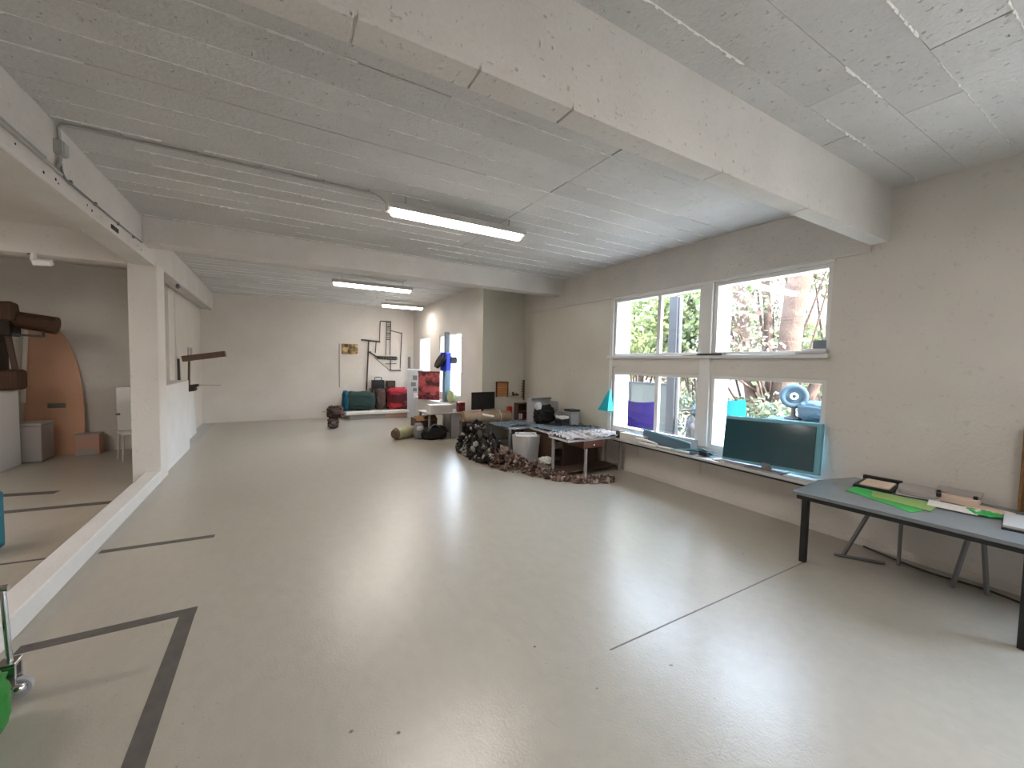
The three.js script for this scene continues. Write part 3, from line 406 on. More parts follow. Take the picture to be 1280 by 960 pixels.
{ const t = thing('plastic_trough', 'long blue grey plastic trough propped along the lower window', 'trough', [4.82, LY, -3.85], 0.02); part(t, 'front_wall', bar([-0.04, 0.13, -0.4], [-0.07, 0.06, 0.42], 0.012, 0.14), M.blueGrey); part(t, 'back_wall', rb(0.012, 0.16, 0.86, 0.05, 0.09, 0), M.lightGrey); part(t, 'base', rb(0.13, 0.012, 0.86, 0, 0.012, 0), M.darkMetal, 'dark trough floor'); part(t, 'rim', rod([-0.05, 0.2, -0.42], [-0.08, 0.13, 0.42], 0.012), M.screenFrame); }
{ const t = thing('coiled_hose', 'loop of white hose hanging over the front of the ledge', 'hose', [4.68, LY, -3.98]); part(t, 'hose', tube([[-0.03, 0.02, -0.2], [-0.05, 0.06, -0.28], [-0.06, 0.07, -0.1], [-0.05, 0.05, 0.08], [-0.06, 0.02, 0.1], [-0.07, 0.018, -0.05], [-0.06, 0.018, -0.2], [-0.04, 0.018, -0.05], [-0.02, 0.02, 0.3], [-0.03, 0.025, 0.62]], 0.018, 120), M.white); part(t, 'nozzle', rod([-0.03, 0.025, 0.62], [0.02, 0.04, 0.72], 0.024, 0.012), M.blueGrey); }
{ const t = thing('folded_bracket', 'pale blue folded metal bracket on the ledge beside the trough', 'bracket', [4.72, LY, -3.3]); part(t, 'arm', [bar([-0.06, 0.02, -0.35], [0.02, 0.09, 0.05], 0.06, 0.014), bar([0.02, 0.09, 0.05], [0.1, 0.03, 0.2], 0.05, 0.012)], M.screenFrame); part(t, 'clamp', rb(0.14, 0.05, 0.12, 0.05, 0.04, 0.08), M.black); solo('white_stick', bar([4.70, LY + 0.007, -3.08], [4.66, LY + 0.007, -2.9], 0.012, 0.012), M.white, 'short white stick lying on the ledge beside the folded bracket', 'stick'); }
solo('flat_folder', xf(sheet(0.2, 0.75, 3, 0.002, 4, 8, 0.012), 4.77, LY, -2.65, 0, 0.02, 0), M.greyPaper, 'thin grey folder lying under the large screen', 'folder');
solo('black_folder', xf(rb(0.1, 0.018, 0.34, 0, 0.009, 0), XR - 0.05, YT1 + 0.006, -3.28, 0, 0.05, 0), M.black, 'thin black object on the ledge between the windows', 'folder');
solo('cream_card', xf(rb(0.06, 0.012, 0.22, 0, 0.006, 0), XR - 0.06, YT1 + 0.006, -3.58, 0, 0.05, 0), M.paper, 'cream card on the ledge next to the black folder', 'card');
{ const t = thing('small_box_stack', 'small dark box with white trays on the ledge at the window edge', 'box', [XR + 0.02, YT1 + 0.006, -2.12]); part(t, 'tray', rb(0.16, 0.025, 0.28, -0.02, 0.0125, -0.02), M.lightGrey); part(t, 'tray', rb(0.12, 0.03, 0.22, 0, 0.04, 0), M.white); part(t, 'dark_box', rb(0.09, 0.09, 0.12, 0.03, 0.1, 0.03), M.postGrey); }

// ------------------------------------------------------------------ table on the right
const TY = 0.66;
{ const t = thing('work_table', 'long table with a dull blue grey top and thick black legs by the wall', 'table', [0, 0, 0]);
  const s = new THREE.Shape(); s.moveTo(3.84, 1.76); s.lineTo(4.44, 1.82); s.lineTo(4.88, 1.70); s.lineTo(4.9, 0.2); s.lineTo(3.96, 0.2); s.closePath();
  const g = new THREE.ExtrudeGeometry(s, { depth: 0.022, bevelEnabled: true, bevelSize: 0.003, bevelThickness: 0.003, bevelSegments: 2 }); g.rotateX(-Math.PI / 2); g.translate(0, TY - 0.025, 0);
  part(t, 'tabletop', boxUV(g), M.tableTop);
  part(t, 'apron', [bar([3.87, TY - 0.045, -1.74], [3.99, TY - 0.045, -0.22], 0.02, 0.04), bar([3.9, TY - 0.045, -1.73], [4.8, TY - 0.045, -1.72], 0.04, 0.02)], M.black);
  for (const [x, z] of [[4.03, -1.74], [3.985, -0.5], [4.84, -0.25]]) part(t, 'leg', cr(x - 0.024, x + 0.024, 0, TY - 0.03, z - 0.024, z + 0.024, 0.004), M.black);
  part(t, 'caster', lump(0.03, 0.03, 0.03, 2, 0.02, 1, 2, 12).translate(3.96, 0.06, -0.475), M.chrome); }
function trestle(label, pts) { const t = thing('trestle', label, 'trestle', [0, 0, 0], 0, 'folding trestles under the table'); for (const [a, b] of pts) part(t, 'leg', bar(a, b, 0.028, 0.02), M.midGrey); const p = pts[0][0], q = pts[1][0]; part(t, 'cross_bar', bar([p[0], p[1] - 0.03, p[2]], [q[0], q[1] - 0.03, q[2]], 0.02, 0.02), M.midGrey); }
trestle('grey folding trestle under the far half of the work table', [[[4.6, TY - 0.06, -1.42], [4.5, 0, -1.62]], [[4.72, TY - 0.06, -1.3], [4.72, 0, -1.3]]]);
trestle('grey folding trestle under the middle of the work table', [[[4.66, TY - 0.06, -0.86], [4.62, 0, -0.95]], [[4.68, TY - 0.06, -0.83], [4.70, 0, -0.78]]]);
solo('floor_cable', tube([[4.88, 0.012, -1.6], [4.8, 0.012, -1.35], [4.75, 0.012, -1.1], [4.78, 0.012, -0.8], [4.7, 0.012, -0.5], [4.6, 0.012, -0.1]], 0.009, 70, 8), M.darkMetal, 'dark cable trailing along the floor under the work table', 'cable');
solo('hanging_cable', tube([[4.68, TY - 0.07, -1.33], [4.6, TY - 0.12, -1.1], [4.5, TY - 0.13, -0.95], [4.4, TY - 0.035, -0.8]], 0.006, 40, 6), M.darkMetal, 'thin cable sagging just below the work table top', 'cable');
solo('floor_rail', bar([4.42, 0.012, -1.66], [4.62, 0.012, -1.36], 0.02, 0.02), M.midGrey, 'short dark bar lying on the floor under the work table', 'bar');
const flat = (pts, y, h) => { const s = new THREE.Shape(); pts.forEach(([x, z], i) => (i ? s.lineTo(x, -z) : s.moveTo(x, -z))); const g = new THREE.ExtrudeGeometry(s, { depth: h, bevelEnabled: false }); g.rotateX(-Math.PI / 2); g.translate(0, y, 0); return boxUV(g); };
solo('green_sheet', flat([[4.27, -1.55], [4.5, -1.55], [4.42, -1.02], [4.04, -1.06], [4.10, -1.17]], TY, 0.004), M.green, 'bright green sheet lying on the work table', 'sheet');
solo('olive_sheet', flat([[4.24, -1.36], [4.44, -1.42], [4.5, -1.02], [4.2, -1.0]], TY + 0.0045, 0.004), M.olive, 'olive green sheet overlapping the bright green one', 'sheet');
solo('white_sheet', flat([[4.36, -1.06], [4.56, -1.1], [4.58, -0.82], [4.38, -0.8]], TY + 0.009, 0.003), M.paper, 'large white paper sheet at the middle of the work table', 'sheet');
{ const t = thing('open_folder', 'open black folder with cream pages on the work table', 'folder', [4.66, TY + 0.006, -1.46], 0.1); part(t, 'cover', rb(0.34, 0.02, 0.26, 0, 0.01, 0, 0, 0, 0.03), M.black); part(t, 'pages', rb(0.24, 0.015, 0.2, -0.03, 0.028, 0.01, 0, 0, 0.03), M.pinkPaper); part(t, 'spine', rb(0.04, 0.05, 0.27, 0.16, 0.03, 0), M.black); }
{ const t = thing('open_book', 'thick grey white open book leaning on the papers', 'book', [4.68, TY + 0.006, -1.2], 0.25); part(t, 'pages', lump(0.3, 0.06, 0.24, 31, 0.03, 0.45), M.greyPaper); part(t, 'cover', rb(0.3, 0.01, 0.26, 0, 0.005, 0), M.lightGrey); part(t, 'clip', rb(0.05, 0.03, 0.03, -0.1, 0.05, 0.12), M.black); }
{ const t = thing('ring_binder', 'pale pink binder with black clips lying closed', 'binder', [4.74, TY + 0.006, -0.98], 0.1); part(t, 'body', rb(0.24, 0.05, 0.24, 0, 0.025, 0), M.pinkPaper); part(t, 'lid', rb(0.16, 0.02, 0.25, 0.05, 0.062, 0, 0, 0, 0.08), M.greyPaper); for (const z of [-0.1, 0.1]) part(t, 'clip', rb(0.03, 0.03, 0.025, -0.05, 0.06, z), M.black); }
solo('pink_sheet', flat([[4.58, -0.92], [4.78, -0.9], [4.74, -0.68], [4.6, -0.72]], TY, 0.006), M.pinkPaper, 'pale pink paper beside the binder', 'sheet');
solo('green_leaflet', xf(sheet(0.16, 0.16, 8, 0.012, 12, 12), 4.5, TY + 0.001, -0.78, 0, 0.5, 0), M.green, 'small crumpled green leaflet at the near end of the papers', 'leaflet');
{ const t = thing('grey_magazine', 'grey magazine with dark edge hanging towards the near end of the table', 'magazine', [4.42, TY, -0.52], 0.15); part(t, 'cover', rb(0.42, 0.012, 0.34, 0, 0.006, 0), M.black); part(t, 'pages', rb(0.4, 0.018, 0.32, 0.01, 0.02, -0.005), M.lightGrey); part(t, 'pink_strip', rb(0.2, 0.004, 0.1, 0.06, 0.031, 0.08), M.pinkPaper); }
{ const t = thing('cardboard_panel', 'upright brown cardboard panel at the near end of the table', 'cardboard', [4.87, TY, -0.52]); part(t, 'sheet', rb(0.02, 0.66, 0.32, 0, 0.33, 0), M.cardboard); part(t, 'fold', rb(0.05, 0.66, 0.015, -0.02, 0.33, -0.16), M.cardboard); }

// ------------------------------------------------------------------ desks and clutter before the step wall
function desk(name, label, x0, x1, z0, z1, y, top, leg) { const t = thing(name, label, 'desk'); part(t, 'desktop', cr(x0, x1, y - 0.03, y, z0, z1), top); for (const x of [x0 + 0.05, x1 - 0.05]) for (const z of [z0 + 0.05, z1 - 0.05]) part(t, 'leg', cr(x - 0.02, x + 0.02, 0, y - 0.03, z - 0.02, z + 0.02), leg); return t; }
const DY = 0.58;
desk('wide_desk', 'wide grey desk against the cream return wall', 3.5, 4.88, -7.85, -6.1, DY, M.grey, M.midGrey);
{ const t = thing('side_cabinet', 'low desk with brown side panels and a black drawer front', 'desk'); part(t, 'desktop', cr(3.9, 4.88, DY - 0.03, DY, -6.05, -5.3), M.lightGrey); part(t, 'side_panel', cr(3.95, 4.0, 0, DY - 0.03, -5.9, -5.45), M.woodDull); part(t, 'side_panel', cr(4.1, 4.85, 0, DY - 0.03, -5.36, -5.32), M.woodDull); part(t, 'drawer', cr(3.93, 4.6, DY - 0.14, DY - 0.035, -5.4, -5.31), M.black); part(t, 'shelf', cr(3.96, 4.85, 0.12, 0.15, -6.0, -5.35), M.woodDull); }
{ const t = thing('small_desk', 'small desk with a red brown drawer standing before the window ledge', 'desk'); part(t, 'desktop', cr(3.72, 4.86, DY - 0.03, DY, -5.22, -4.72), M.lightGrey); const d = part(t, 'drawer', cr(4.0, 4.42, DY - 0.14, DY - 0.03, -5.1, -4.70), M.woodRed, 'red brown drawer'); part(d, 'knob', xf(new THREE.SphereGeometry(0.012, 12, 8), 4.2, DY - 0.09, -4.69), M.chrome); for (const [x, z] of [[3.78, -5.17], [4.08, -4.74], [4.82, -5.17], [4.82, -4.76]]) part(t, 'leg', cr(x - 0.018, x + 0.018, 0, DY - 0.03, z - 0.018, z + 0.018), M.greyPaper); part(t, 'bottom_board', cr(3.8, 4.84, 0.05, 0.075, -5.18, -4.85), M.woodDull); }
solo('crumpled_paper', xf(sheet(1.15, 0.56, 5, 0.04, 5, 40, 0.004), 4.29, DY + 0.001, -4.95), M.greyPaper, 'large crumpled grey paper covering the small desk', 'paper');
solo('blue_cloth', xf(sheet(1.0, 0.8, 6, 0.03, 4, 40, 0.006), 4.4, DY + 0.001, -5.68), M.clothBlue, 'blue grey cloth spread over the low desk', 'cloth');
solo('blue_cloth', xf(sheet(0.7, 0.5, 7, 0.03, 5, 30, 0.006), 3.75, DY + 0.001, -6.4), M.clothBlue, 'blue grey cloth on the wide desk behind the white bin', 'cloth');
{ const t = thing('computer_monitor', 'black computer monitor seen against the cream return wall', 'monitor', [3.74, DY, -7.62], 0.1); part(t, 'screen', rb(0.56, 0.36, 0.03, 0, 0.34, 0), M.blackMatt); part(t, 'neck', rb(0.05, 0.2, 0.03, 0, 0.12, -0.03), M.black); part(t, 'foot', rb(0.24, 0.016, 0.16, 0, 0.008, -0.02), M.black); }
{ const t = thing('carpet_roll', 'long beige carpet roll lying across the wide desk', 'carpet roll', [3.45, DY + 0.11, -6.9], 0.1); part(t, 'roll', xf(new THREE.CylinderGeometry(0.10, 0.115, 1.05, 32, 6), 0, 0, 0, 0, 0, Math.PI / 2 - 0.06), M.roll); part(t, 'end_spiral', xf(new THREE.TorusGeometry(0.06, 0.02, 8, 24), -0.53, 0.03, 0, 0, Math.PI / 2, 0), M.roll); part(t, 'band', xf(new THREE.TorusGeometry(0.115, 0.006, 8, 32), 0.28, -0.015, 0, 0, Math.PI / 2, 0), M.offWhite); }
{ const t = thing('slatted_rack', 'orange slatted wooden rack hung on the cream return wall', 'rack', [4.34, 0.96, -7.92]); part(t, 'frame', [cr(-0.15, -0.13, 0, 0.33, 0, 0.04), cr(0.13, 0.15, 0, 0.33, 0, 0.04), cr(-0.15, 0.15, 0.32, 0.34, 0, 0.045)], M.woodRed); for (let i = 0; i < 6; i++) part(t, 'slat', cr(-0.135, 0.135, 0.015 + i * 0.052, 0.05 + i * 0.052, 0.006, 0.03), M.orange); }
{ const t = thing('comb_rail', 'narrow upright brown rail with pegs in the corner of the return wall', 'rail', [4.9, 0.88, -7.9]); part(t, 'rail', cr(-0.015, 0.015, 0, 0.46, 0, 0.02), M.woodDull); for (let i = 0; i < 7; i++) part(t, 'peg', cr(-0.05, -0.01, 0.06 + i * 0.06, 0.085 + i * 0.06, 0, 0.03), M.woodDull); }
{ const t = thing('wall_shelf', 'tiny wall shelf with red brown trinkets on the return wall', 'shelf', [4.67, 0.965, -7.92]); part(t, 'shelf', cr(-0.1, 0.1, 0, 0.015, 0, 0.08), M.offWhite); for (const [x, h] of [[-0.06, 0.09], [-0.02, 0.05], [0.03, 0.06], [0.07, 0.04]]) solo('trinket', rb(0.03, h, 0.04, 4.67 + x, 0.981 + h / 2, -7.88), M.woodRed, 'red brown trinket on the tiny wall shelf', 'trinket', 'trinkets on the tiny wall shelf'); }
{ const t = thing('red_cup', 'red cup on the wide desk below the slatted rack', 'cup', [4.1, DY, -7.15]); part(t, 'cup', lathe([[0, 0], [0.05, 0], [0.06, 0.24], [0.066, 0.25], [0.056, 0.25], [0.046, 0.01], [0, 0.01]], 24), M.red); solo('paint_brush', rod([4.12, DY + 0.06, -7.15], [3.98, DY + 0.44, -7.14], 0.006), M.pinkPaper, 'pale pink brush standing in the red cup', 'brush'); }
{ const t = thing('small_bookcase', 'small dark brown bookcase on the wide desk beside the red cup', 'bookcase', [4.28, DY, -6.95]); part(t, 'carcass', [cr(-0.14, -0.12, 0, 0.34, -0.08, 0.08), cr(0.12, 0.14, 0, 0.34, -0.08, 0.08), cr(-0.14, 0.14, 0.0, 0.02, -0.08, 0.08), cr(-0.14, 0.14, 0.32, 0.34, -0.08, 0.08), cr(-0.13, 0.13, 0.16, 0.175, -0.08, 0.08), cr(-0.13, 0.13, 0, 0.34, -0.08, -0.07)], M.woodDull); for (const x of [-0.08, -0.03, 0.03, 0.08]) solo('book', cr(4.28 + x - 0.018, 4.28 + x + 0.018, DY + 0.021, DY + 0.13, -7.0, -6.9), x > 0 ? M.maroon : M.offWhite, x > 0 ? 'dark red book in the small brown bookcase' : 'off white book in the small brown bookcase', 'book', 'books in the small bookcase'); }
{ const t = thing('grey_crate', 'grey plastic crate tipped on its side on the wide desk', 'crate', [4.42, DY, -6.42], 0.15); part(t, 'back', rb(0.6, 0.46, 0.02, 0.02, 0.24, -0.12, 0, 0, 0, 0.06), M.grey); part(t, 'side', rb(0.02, 0.4, 0.26, 0.3, 0.21, 0), M.grey); part(t, 'side', rb(0.02, 0.4, 0.26, -0.28, 0.21, 0), M.grey); part(t, 'rim', rb(0.5, 0.03, 0.04, 0.06, 0.46, -0.1), M.midGrey); }
{ const t = thing('dark_jacket', 'heap of black cloth spilling out of the grey crate', 'cloth heap', [4.32, DY + 0.004, -6.22]); part(t, 'cloth', lump(0.42, 0.36, 0.2, 44, 0.22, 0.8, 2.5), M.blackMatt); part(t, 'white_fold', lump(0.12, 0.14, 0.08, 45, 0.2, 0.8).translate(-0.16, 0.28, 0.04), M.lightGrey); }
{ const t = thing('label_printer', 'small black and white printer on the low desk', 'printer', [4.46, DY + 0.03, -5.85], 0.2); const pb = part(t, 'body', rb(0.2, 0.12, 0.18, 0, 0.06, 0, 0, 0, 0, 0.012), M.black); part(pb, 'lid', rb(0.18, 0.05, 0.17, 0, 0.15, 0, 0.1, 0, 0, 0.012), M.white); part(t, 'tray', rb(0.16, 0.06, 0.1, 0, 0.2, -0.06, 0.2, 0, 0), M.midGrey); }
{ const t = thing('grey_file_box', 'upright grey file box with a dark lid beside the printer', 'box', [4.68, DY + 0.03, -5.85]); part(t, 'body', rb(0.18, 0.25, 0.2, 0, 0.125, 0), M.grey); part(t, 'lid', rb(0.2, 0.035, 0.22, 0, 0.265, 0), M.darkMetal); }
solo('black_cable', tube([[4.2, DY + 0.05, -6.0], [4.4, DY + 0.06, -5.75], [4.6, DY + 0.05, -5.6], [4.8, DY + 0.05, -5.45]], 0.012, 40, 8), M.black, 'black cable lying over the blue cloth on the low desk', 'cable');
{ const t = thing('white_bin', 'tapered pale grey bin standing before the desks', 'bin', [3.68, 0, -5.82]); part(t, 'body', xf(new THREE.CylinderGeometry(0.24, 0.2, 0.5, 4, 1), 0, 0.25, 0, 0, Math.PI / 4 + 0.3, 0).toNonIndexed(), M.lightGrey); t.children[0].geometry.computeVertexNormals(); part(t, 'rim', xf(new THREE.TorusGeometry(0.24, 0.014, 6, 4), 0, 0.5, 0, Math.PI / 2, 0.3 + 0.0, 0), M.white); }
// heaps
function heap(seed, n, spots, size, cols) {
  const R3 = rng(seed), pos = [], col = []; const base = new THREE.IcosahedronGeometry(1, 1).toNonIndexed();
  for (let i = 0; i < n; i++) { const s = spots[Math.floor(R3() * spots.length)]; const a = R3() * 6.283, q = Math.sqrt(R3()), x = s[0] + s[2] * q * Math.cos(a), z = s[1] + s[2] * q * Math.sin(a), top = s[3] * (1 - q * q) ; const r = size * (0.5 + R3()), y = Math.max(r * 0.35, top * Math.pow(R3(), 0.5));
    const m = new THREE.Matrix4().compose(new THREE.Vector3(x, y, z), new THREE.Quaternion().setFromEuler(new THREE.Euler(R3() * 6, R3() * 6, R3() * 6)), new THREE.Vector3(r * (0.6 + R3()), r * (0.25 + 0.4 * R3()), r * (0.5 + 0.6 * R3()))); const k = cols[Math.floor(R3() * cols.length)]; const v = new THREE.Vector3(), ph = R3() * 10;
    for (let j = 0; j < base.attributes.position.count; j++) { v.fromBufferAttribute(base.attributes.position, j); v.multiplyScalar(0.75 + 0.5 * Math.abs(Math.sin(v.x * 3 + ph) * Math.cos(v.y * 4 + ph))); v.applyMatrix4(m); pos.push(v.x, Math.max(0.001, v.y), v.z); col.push(...k); } }
  const g = new THREE.BufferGeometry(); g.setAttribute('position', new THREE.Float32BufferAttribute(pos, 3)); g.setAttribute('color', new THREE.Float32BufferAttribute(col, 3)); g.computeVertexNormals(); return g;
}
const heapMat = mat(0xffffff, 0.75, { vertexColors: true });
solo('scrap_heap', heap(71, 900, [[3.2, -7.1, 0.24, 0.62], [3.22, -6.8, 0.25, 0.66], [3.2, -6.5, 0.25, 0.62], [3.2, -6.2, 0.24, 0.5]], 0.05, [[0.008, 0.008, 0.009], [0.012, 0.011, 0.011], [0.006, 0.006, 0.007], [0.03, 0.024, 0.02], [0.06, 0.045, 0.036], [0.008, 0.007, 0.007], [0.36, 0.34, 0.32]]), heapMat, 'tall heap of black and white crumpled scrap before the wide desk', 'scrap heap', null, 'stuff');
solo('shavings_heap', heap(72, 700, [[3.26, -5.85, 0.25, 0.34], [3.36, -5.55, 0.24, 0.26], [3.48, -5.25, 0.18, 0.17], [3.56, -4.98, 0.15, 0.14], [3.66, -4.75, 0.13, 0.12], [3.84, -4.56, 0.12, 0.09], [4.0, -4.48, 0.12, 0.07], [4.2, -4.42, 0.12, 0.05]], 0.034, [[0.13, 0.07, 0.045], [0.08, 0.04, 0.03], [0.2, 0.13, 0.10], [0.34, 0.26, 0.22], [0.05, 0.03, 0.025], [0.10, 0.05, 0.03]]), heapMat, 'low trail of brown wood shavings along the floor before the desks', 'shavings', null, 'stuff');
solo('bone_handle', xf(rod([0, 0, 0], [0.32, -0.06, 0.1], 0.028, 0.02, 14), 3.22, 0.76, -6.85), M.paper, 'pale smooth stick lying on the scrap heap', 'stick');
solo('crumpled_tissue', xf(lump(0.22, 0.1, 0.18, 52, 0.3, 0.8, 3), 3.72, 0.12, -5.28), M.offWhite, 'crumpled white paper on the brown shavings', 'paper');

// far low table with boxes before the far window
{ const t = thing('far_side_table', 'low table with a grey end leg below the far window', 'table', [3.2, 0, -8.85]); part(t, 'tabletop', cr(-0.35, 0.6, 0.55, 0.58, -0.4, 0.35), M.greyPaper); part(t, 'end_panel', cr(0.22, 0.42, 0, 0.55, 0.2, 0.26), M.grey); part(t, 'leg', cr(0.5, 0.55, 0, 0.55, 0.22, 0.28), M.woodDull); for (const [x, z] of [[-0.3, 0.28], [-0.3, -0.35], [0.5, -0.35]]) part(t, 'leg', cr(x - 0.02, x + 0.02, 0, 0.55, z - 0.02, z + 0.02), M.midGrey); }
solo('white_panel_box', xf(rb(0.52, 0.17, 0.3, 0, 0.085, 0), 3.2, 0.58, -8.75), M.offWhite, 'low white box on the far side table', 'box');
{ const t = thing('red_tin', 'maroon patterned tin on the far side table', 'tin', [3.66, 0.58, -8.62]); part(t, 'tin', rb(0.16, 0.2, 0.14, 0, 0.1, 0), M.maroon); part(t, 'lid', rb(0.17, 0.02, 0.15, 0, 0.21, 0), M.red); }
{ const t = thing('tool_heap_bag', 'dark bag slumped on the floor under the far side table', 'bag', [3.05, 0, -8.62]); part(t, 'bag', lump(0.55, 0.28, 0.35, 61, 0.2, 0.7), M.blackMatt); part(t, 'strap', tube([[-0.2, 0.2, 0.1], [-0.05, 0.34, 0.12], [0.15, 0.22, 0.12]], 0.014, 24, 6), M.midGrey); }
{ const t = thing('brown_box', 'scuffed brown box behind the dark bag', 'box', [2.95, 0, -9.1]); part(t, 'body', rb(0.5, 0.42, 0.4, 0, 0.21, 0), M.woodDull); part(t, 'flap', rb(0.5, 0.012, 0.2, 0, 0.43, 0.16, 0.5), M.cardboard); }
{ const t = thing('grey_helmet', 'dark grey rounded helmet-like case beside the olive roll', 'case', [2.72, 0, -8.75]); const sh = part(t, 'shell', lump(0.24, 0.36, 0.26, 64, 0.1, 0.85), M.midGrey); part(sh, 'visor', lump(0.16, 0.1, 0.06, 65, 0.05, 0.8).translate(0, 0.2, 0.11), M.lightGrey); }
{ const t = thing('olive_roll', 'short olive cream roll with a brown end lying on the floor', 'roll', [2.42, 0.13, -8.95], 0.5); part(t, 'roll', xf(new THREE.CylinderGeometry(0.13, 0.12, 0.5, 28), 0.06, 0, 0, 0, 0, Math.PI / 2), M.oliveRoll); part(t, 'end', xf(new THREE.CylinderGeometry(0.09, 0.125, 0.08, 24), -0.22, 0, 0, 0, 0, Math.PI / 2), M.woodBrown, 'brown end'); }
// before the far window
{ const t = thing('grey_post', 'blue grey steel post standing on the bench before the far window', 'post', [3.72, 0.71, -9.7]); part(t, 'post', cr(-0.05, 0.05, 0, 1.75, -0.05, 0.05), M.postGrey); part(t, 'sleeve', cr(-0.075, 0.075, 0, 0.8, -0.075, 0.075), M.blueGrey); part(t, 'foot', cr(-0.12, 0.12, 0, 0.02, -0.12, 0.12), M.midGrey); }
{ const t = thing('blue_machine', 'bright blue drill head with black wheels on the steel post', 'machine', [3.62, 1.72, -9.6]); part(t, 'body', rb(0.2, 0.46, 0.22, 0.02, 0, 0.06, 0, 0.4, 0, 0.03), M.blue); part(t, 'wheel', xf(new THREE.CylinderGeometry(0.2, 0.2, 0.07, 28), -0.12, 0.02, 0.02, 0, 0, Math.PI / 2 - 0.5), M.blackMatt); part(t, 'motor', xf(new THREE.CylinderGeometry(0.09, 0.09, 0.16, 20), 0.2, 0.04, 0.08, 0.3, 0, Math.PI / 2), M.black); }
{ const t = thing('red_painting', 'abstract red and pink painting leaning by the far window', 'painting', [3.5, 0.71, -10.4], -0.75); const cv = part(t, 'canvas', rb(0.6, 0.72, 0.03, 0, 0.36, 0), M.redPrint); part(cv, 'top_bar', rb(0.62, 0.04, 0.05, 0, 0.73, 0), M.woodDull); part(t, 'dark_foot', rb(0.6, 0.12, 0.036, 0, 0.06, 0.002), M.maroon); }
{ const t = thing('window_bench', 'white bench under the far window carrying the painting', 'bench', [3.66, 0, -10.5]); part(t, 'top', cr(-0.2, 0.19, 0.66, 0.71, -1.0, 1.2), M.offWhite); part(t, 'front', cr(-0.18, -0.15, 0, 0.66, -1.0, 1.2), M.offWhite); for (const z of [-0.95, 1.16]) part(t, 'end', cr(-0.15, 0.18, 0, 0.66, z - 0.02, z + 0.02), M.offWhite); }
solo('green_cushion', xf(lump(0.12, 0.3, 0.36, 66, 0.06, 0.8), 3.74, 0.71, -9.45), mat(lin(0.42, 0.47, 0.26), 0.8), 'pale green cushion leaning at the edge of the far window', 'cushion');

// ------------------------------------------------------------------ back wall
{ const t = thing('low_platform', 'long low white platform along the back wall', 'platform', [2.72, 0, ZB + 0.45]); part(t, 'deck', cr(-1.02, 1.02, 0.14, 0.24, -0.4, 0.35, 0.03), M.offWhite); part(t, 'plinth', cr(-0.9, 0.9, 0, 0.14, -0.4, 0.25), M.greyPaper); part(t, 'red_edge', cr(0.1, 0.75, 0.03, 0.12, 0.25, 0.27), M.pinkBox); }
{ const t = thing('teal_bundle', 'dark teal rolled bundle of fabric on the low platform', 'bundle', [2.12, 0.24, ZB + 0.42]); part(t, 'bundle', lump(0.9, 0.56, 0.5, 81, 0.06, 0.55), M.tealCloth); part(t, 'blue_fold', lump(0.2, 0.58, 0.42, 82, 0.08, 0.6).translate(-0.37, 0, 0.02), M.tealBlue, 'blue folded edge'); }
{ const t = thing('brown_bundle', 'upright brown bundle between the teal and the red ones', 'bundle', [2.73, 0.24, ZB + 0.38]); part(t, 'bundle', lump(0.3, 0.62, 0.4, 83, 0.12, 0.6), M.brownCloth); part(t, 'tie', xf(new THREE.TorusGeometry(0.16, 0.012, 8, 24), 0, 0.42, 0, Math.PI / 2, 0, 0), M.woodRed); }
{ const t = thing('red_bundle', 'bright red bundle of fabric on the low platform', 'bundle', [3.24, 0.24, ZB + 0.4]); part(t, 'bundle', lump(0.66, 0.66, 0.46, 84, 0.1, 0.5), M.redCloth); part(t, 'dark_fold', lump(0.3, 0.3, 0.3, 85, 0.1, 0.6).translate(0.24, 0, 0.1), M.maroon); }
{ const t = thing('black_box', 'black box above the bundles on the back wall', 'box', [2.72, 0.86, ZB + 0.13]); part(t, 'body', rb(0.34, 0.26, 0.24, 0, 0.13, 0), M.black); part(t, 'handle', tube([[-0.1, 0.25, 0.03], [-0.09, 0.34, 0.03], [0.09, 0.34, 0.03], [0.1, 0.25, 0.03]], 0.012, 20, 6), M.black); }
{ const t = thing('black_speaker', 'small black speaker beside the grey board', 'speaker', [3.1, 0.9, ZB + 0.13]); part(t, 'cabinet', rb(0.26, 0.2, 0.2, 0, 0.1, 0), M.black); part(t, 'grille', rb(0.22, 0.15, 0.01, 0, 0.1, 0.102), M.woodDull); }
{ const t = thing('speaker_shelf', 'narrow dark shelf carrying the black box and speaker', 'shelf', [2.9, 0.83, ZB]); part(t, 'board', cr(-0.42, 0.42, 0, 0.025, 0, 0.26), M.woodDull); for (const x of [-0.35, 0.35]) part(t, 'bracket', bar([x, -0.2, 0.012], [x, 0, 0.2], 0.02, 0.02), M.black); }
{ const t = thing('grey_notice_board', 'pale blue grey board with dark notices standing at the back corner', 'board', [3.66, 0.0, ZB + 0.9], -0.7); const nb = part(t, 'panel', rb(0.5, 1.46, 0.04, 0, 0.73, 0), M.boardGrey); part(nb, 'top_rail', rb(0.52, 0.03, 0.05, 0, 1.47, 0), M.white); for (const [x, y, w, h] of [[0.0, 1.22, 0.14, 0.14], [-0.05, 1.02, 0.16, 0.12], [0.0, 0.86, 0.12, 0.1], [-0.18, 1.15, 0.1, 0.2]]) part(nb, 'notice', rb(w, h, 0.006, x, y, 0.022), x < -0.1 ? M.lightGrey : M.midGrey); part(nb, 'white_notice', rb(0.12, 0.16, 0.006, 0.02, 0.68, 0.022), M.white); }
{ const t = thing('wall_poster', 'small aged yellow poster on the back wall', 'poster', [1.93, 2.05, ZB]); part(t, 'sheet', xf(sheet(0.44, 0.3, 91, 0.006, 6, 12, 0.003), 0, 0, 0.004, Math.PI / 2, 0, -0.05), M.aged); part(t, 'dark_edge', rb(0.03, 0.3, 0.006, -0.22, 0, 0.006), M.woodBrown); }
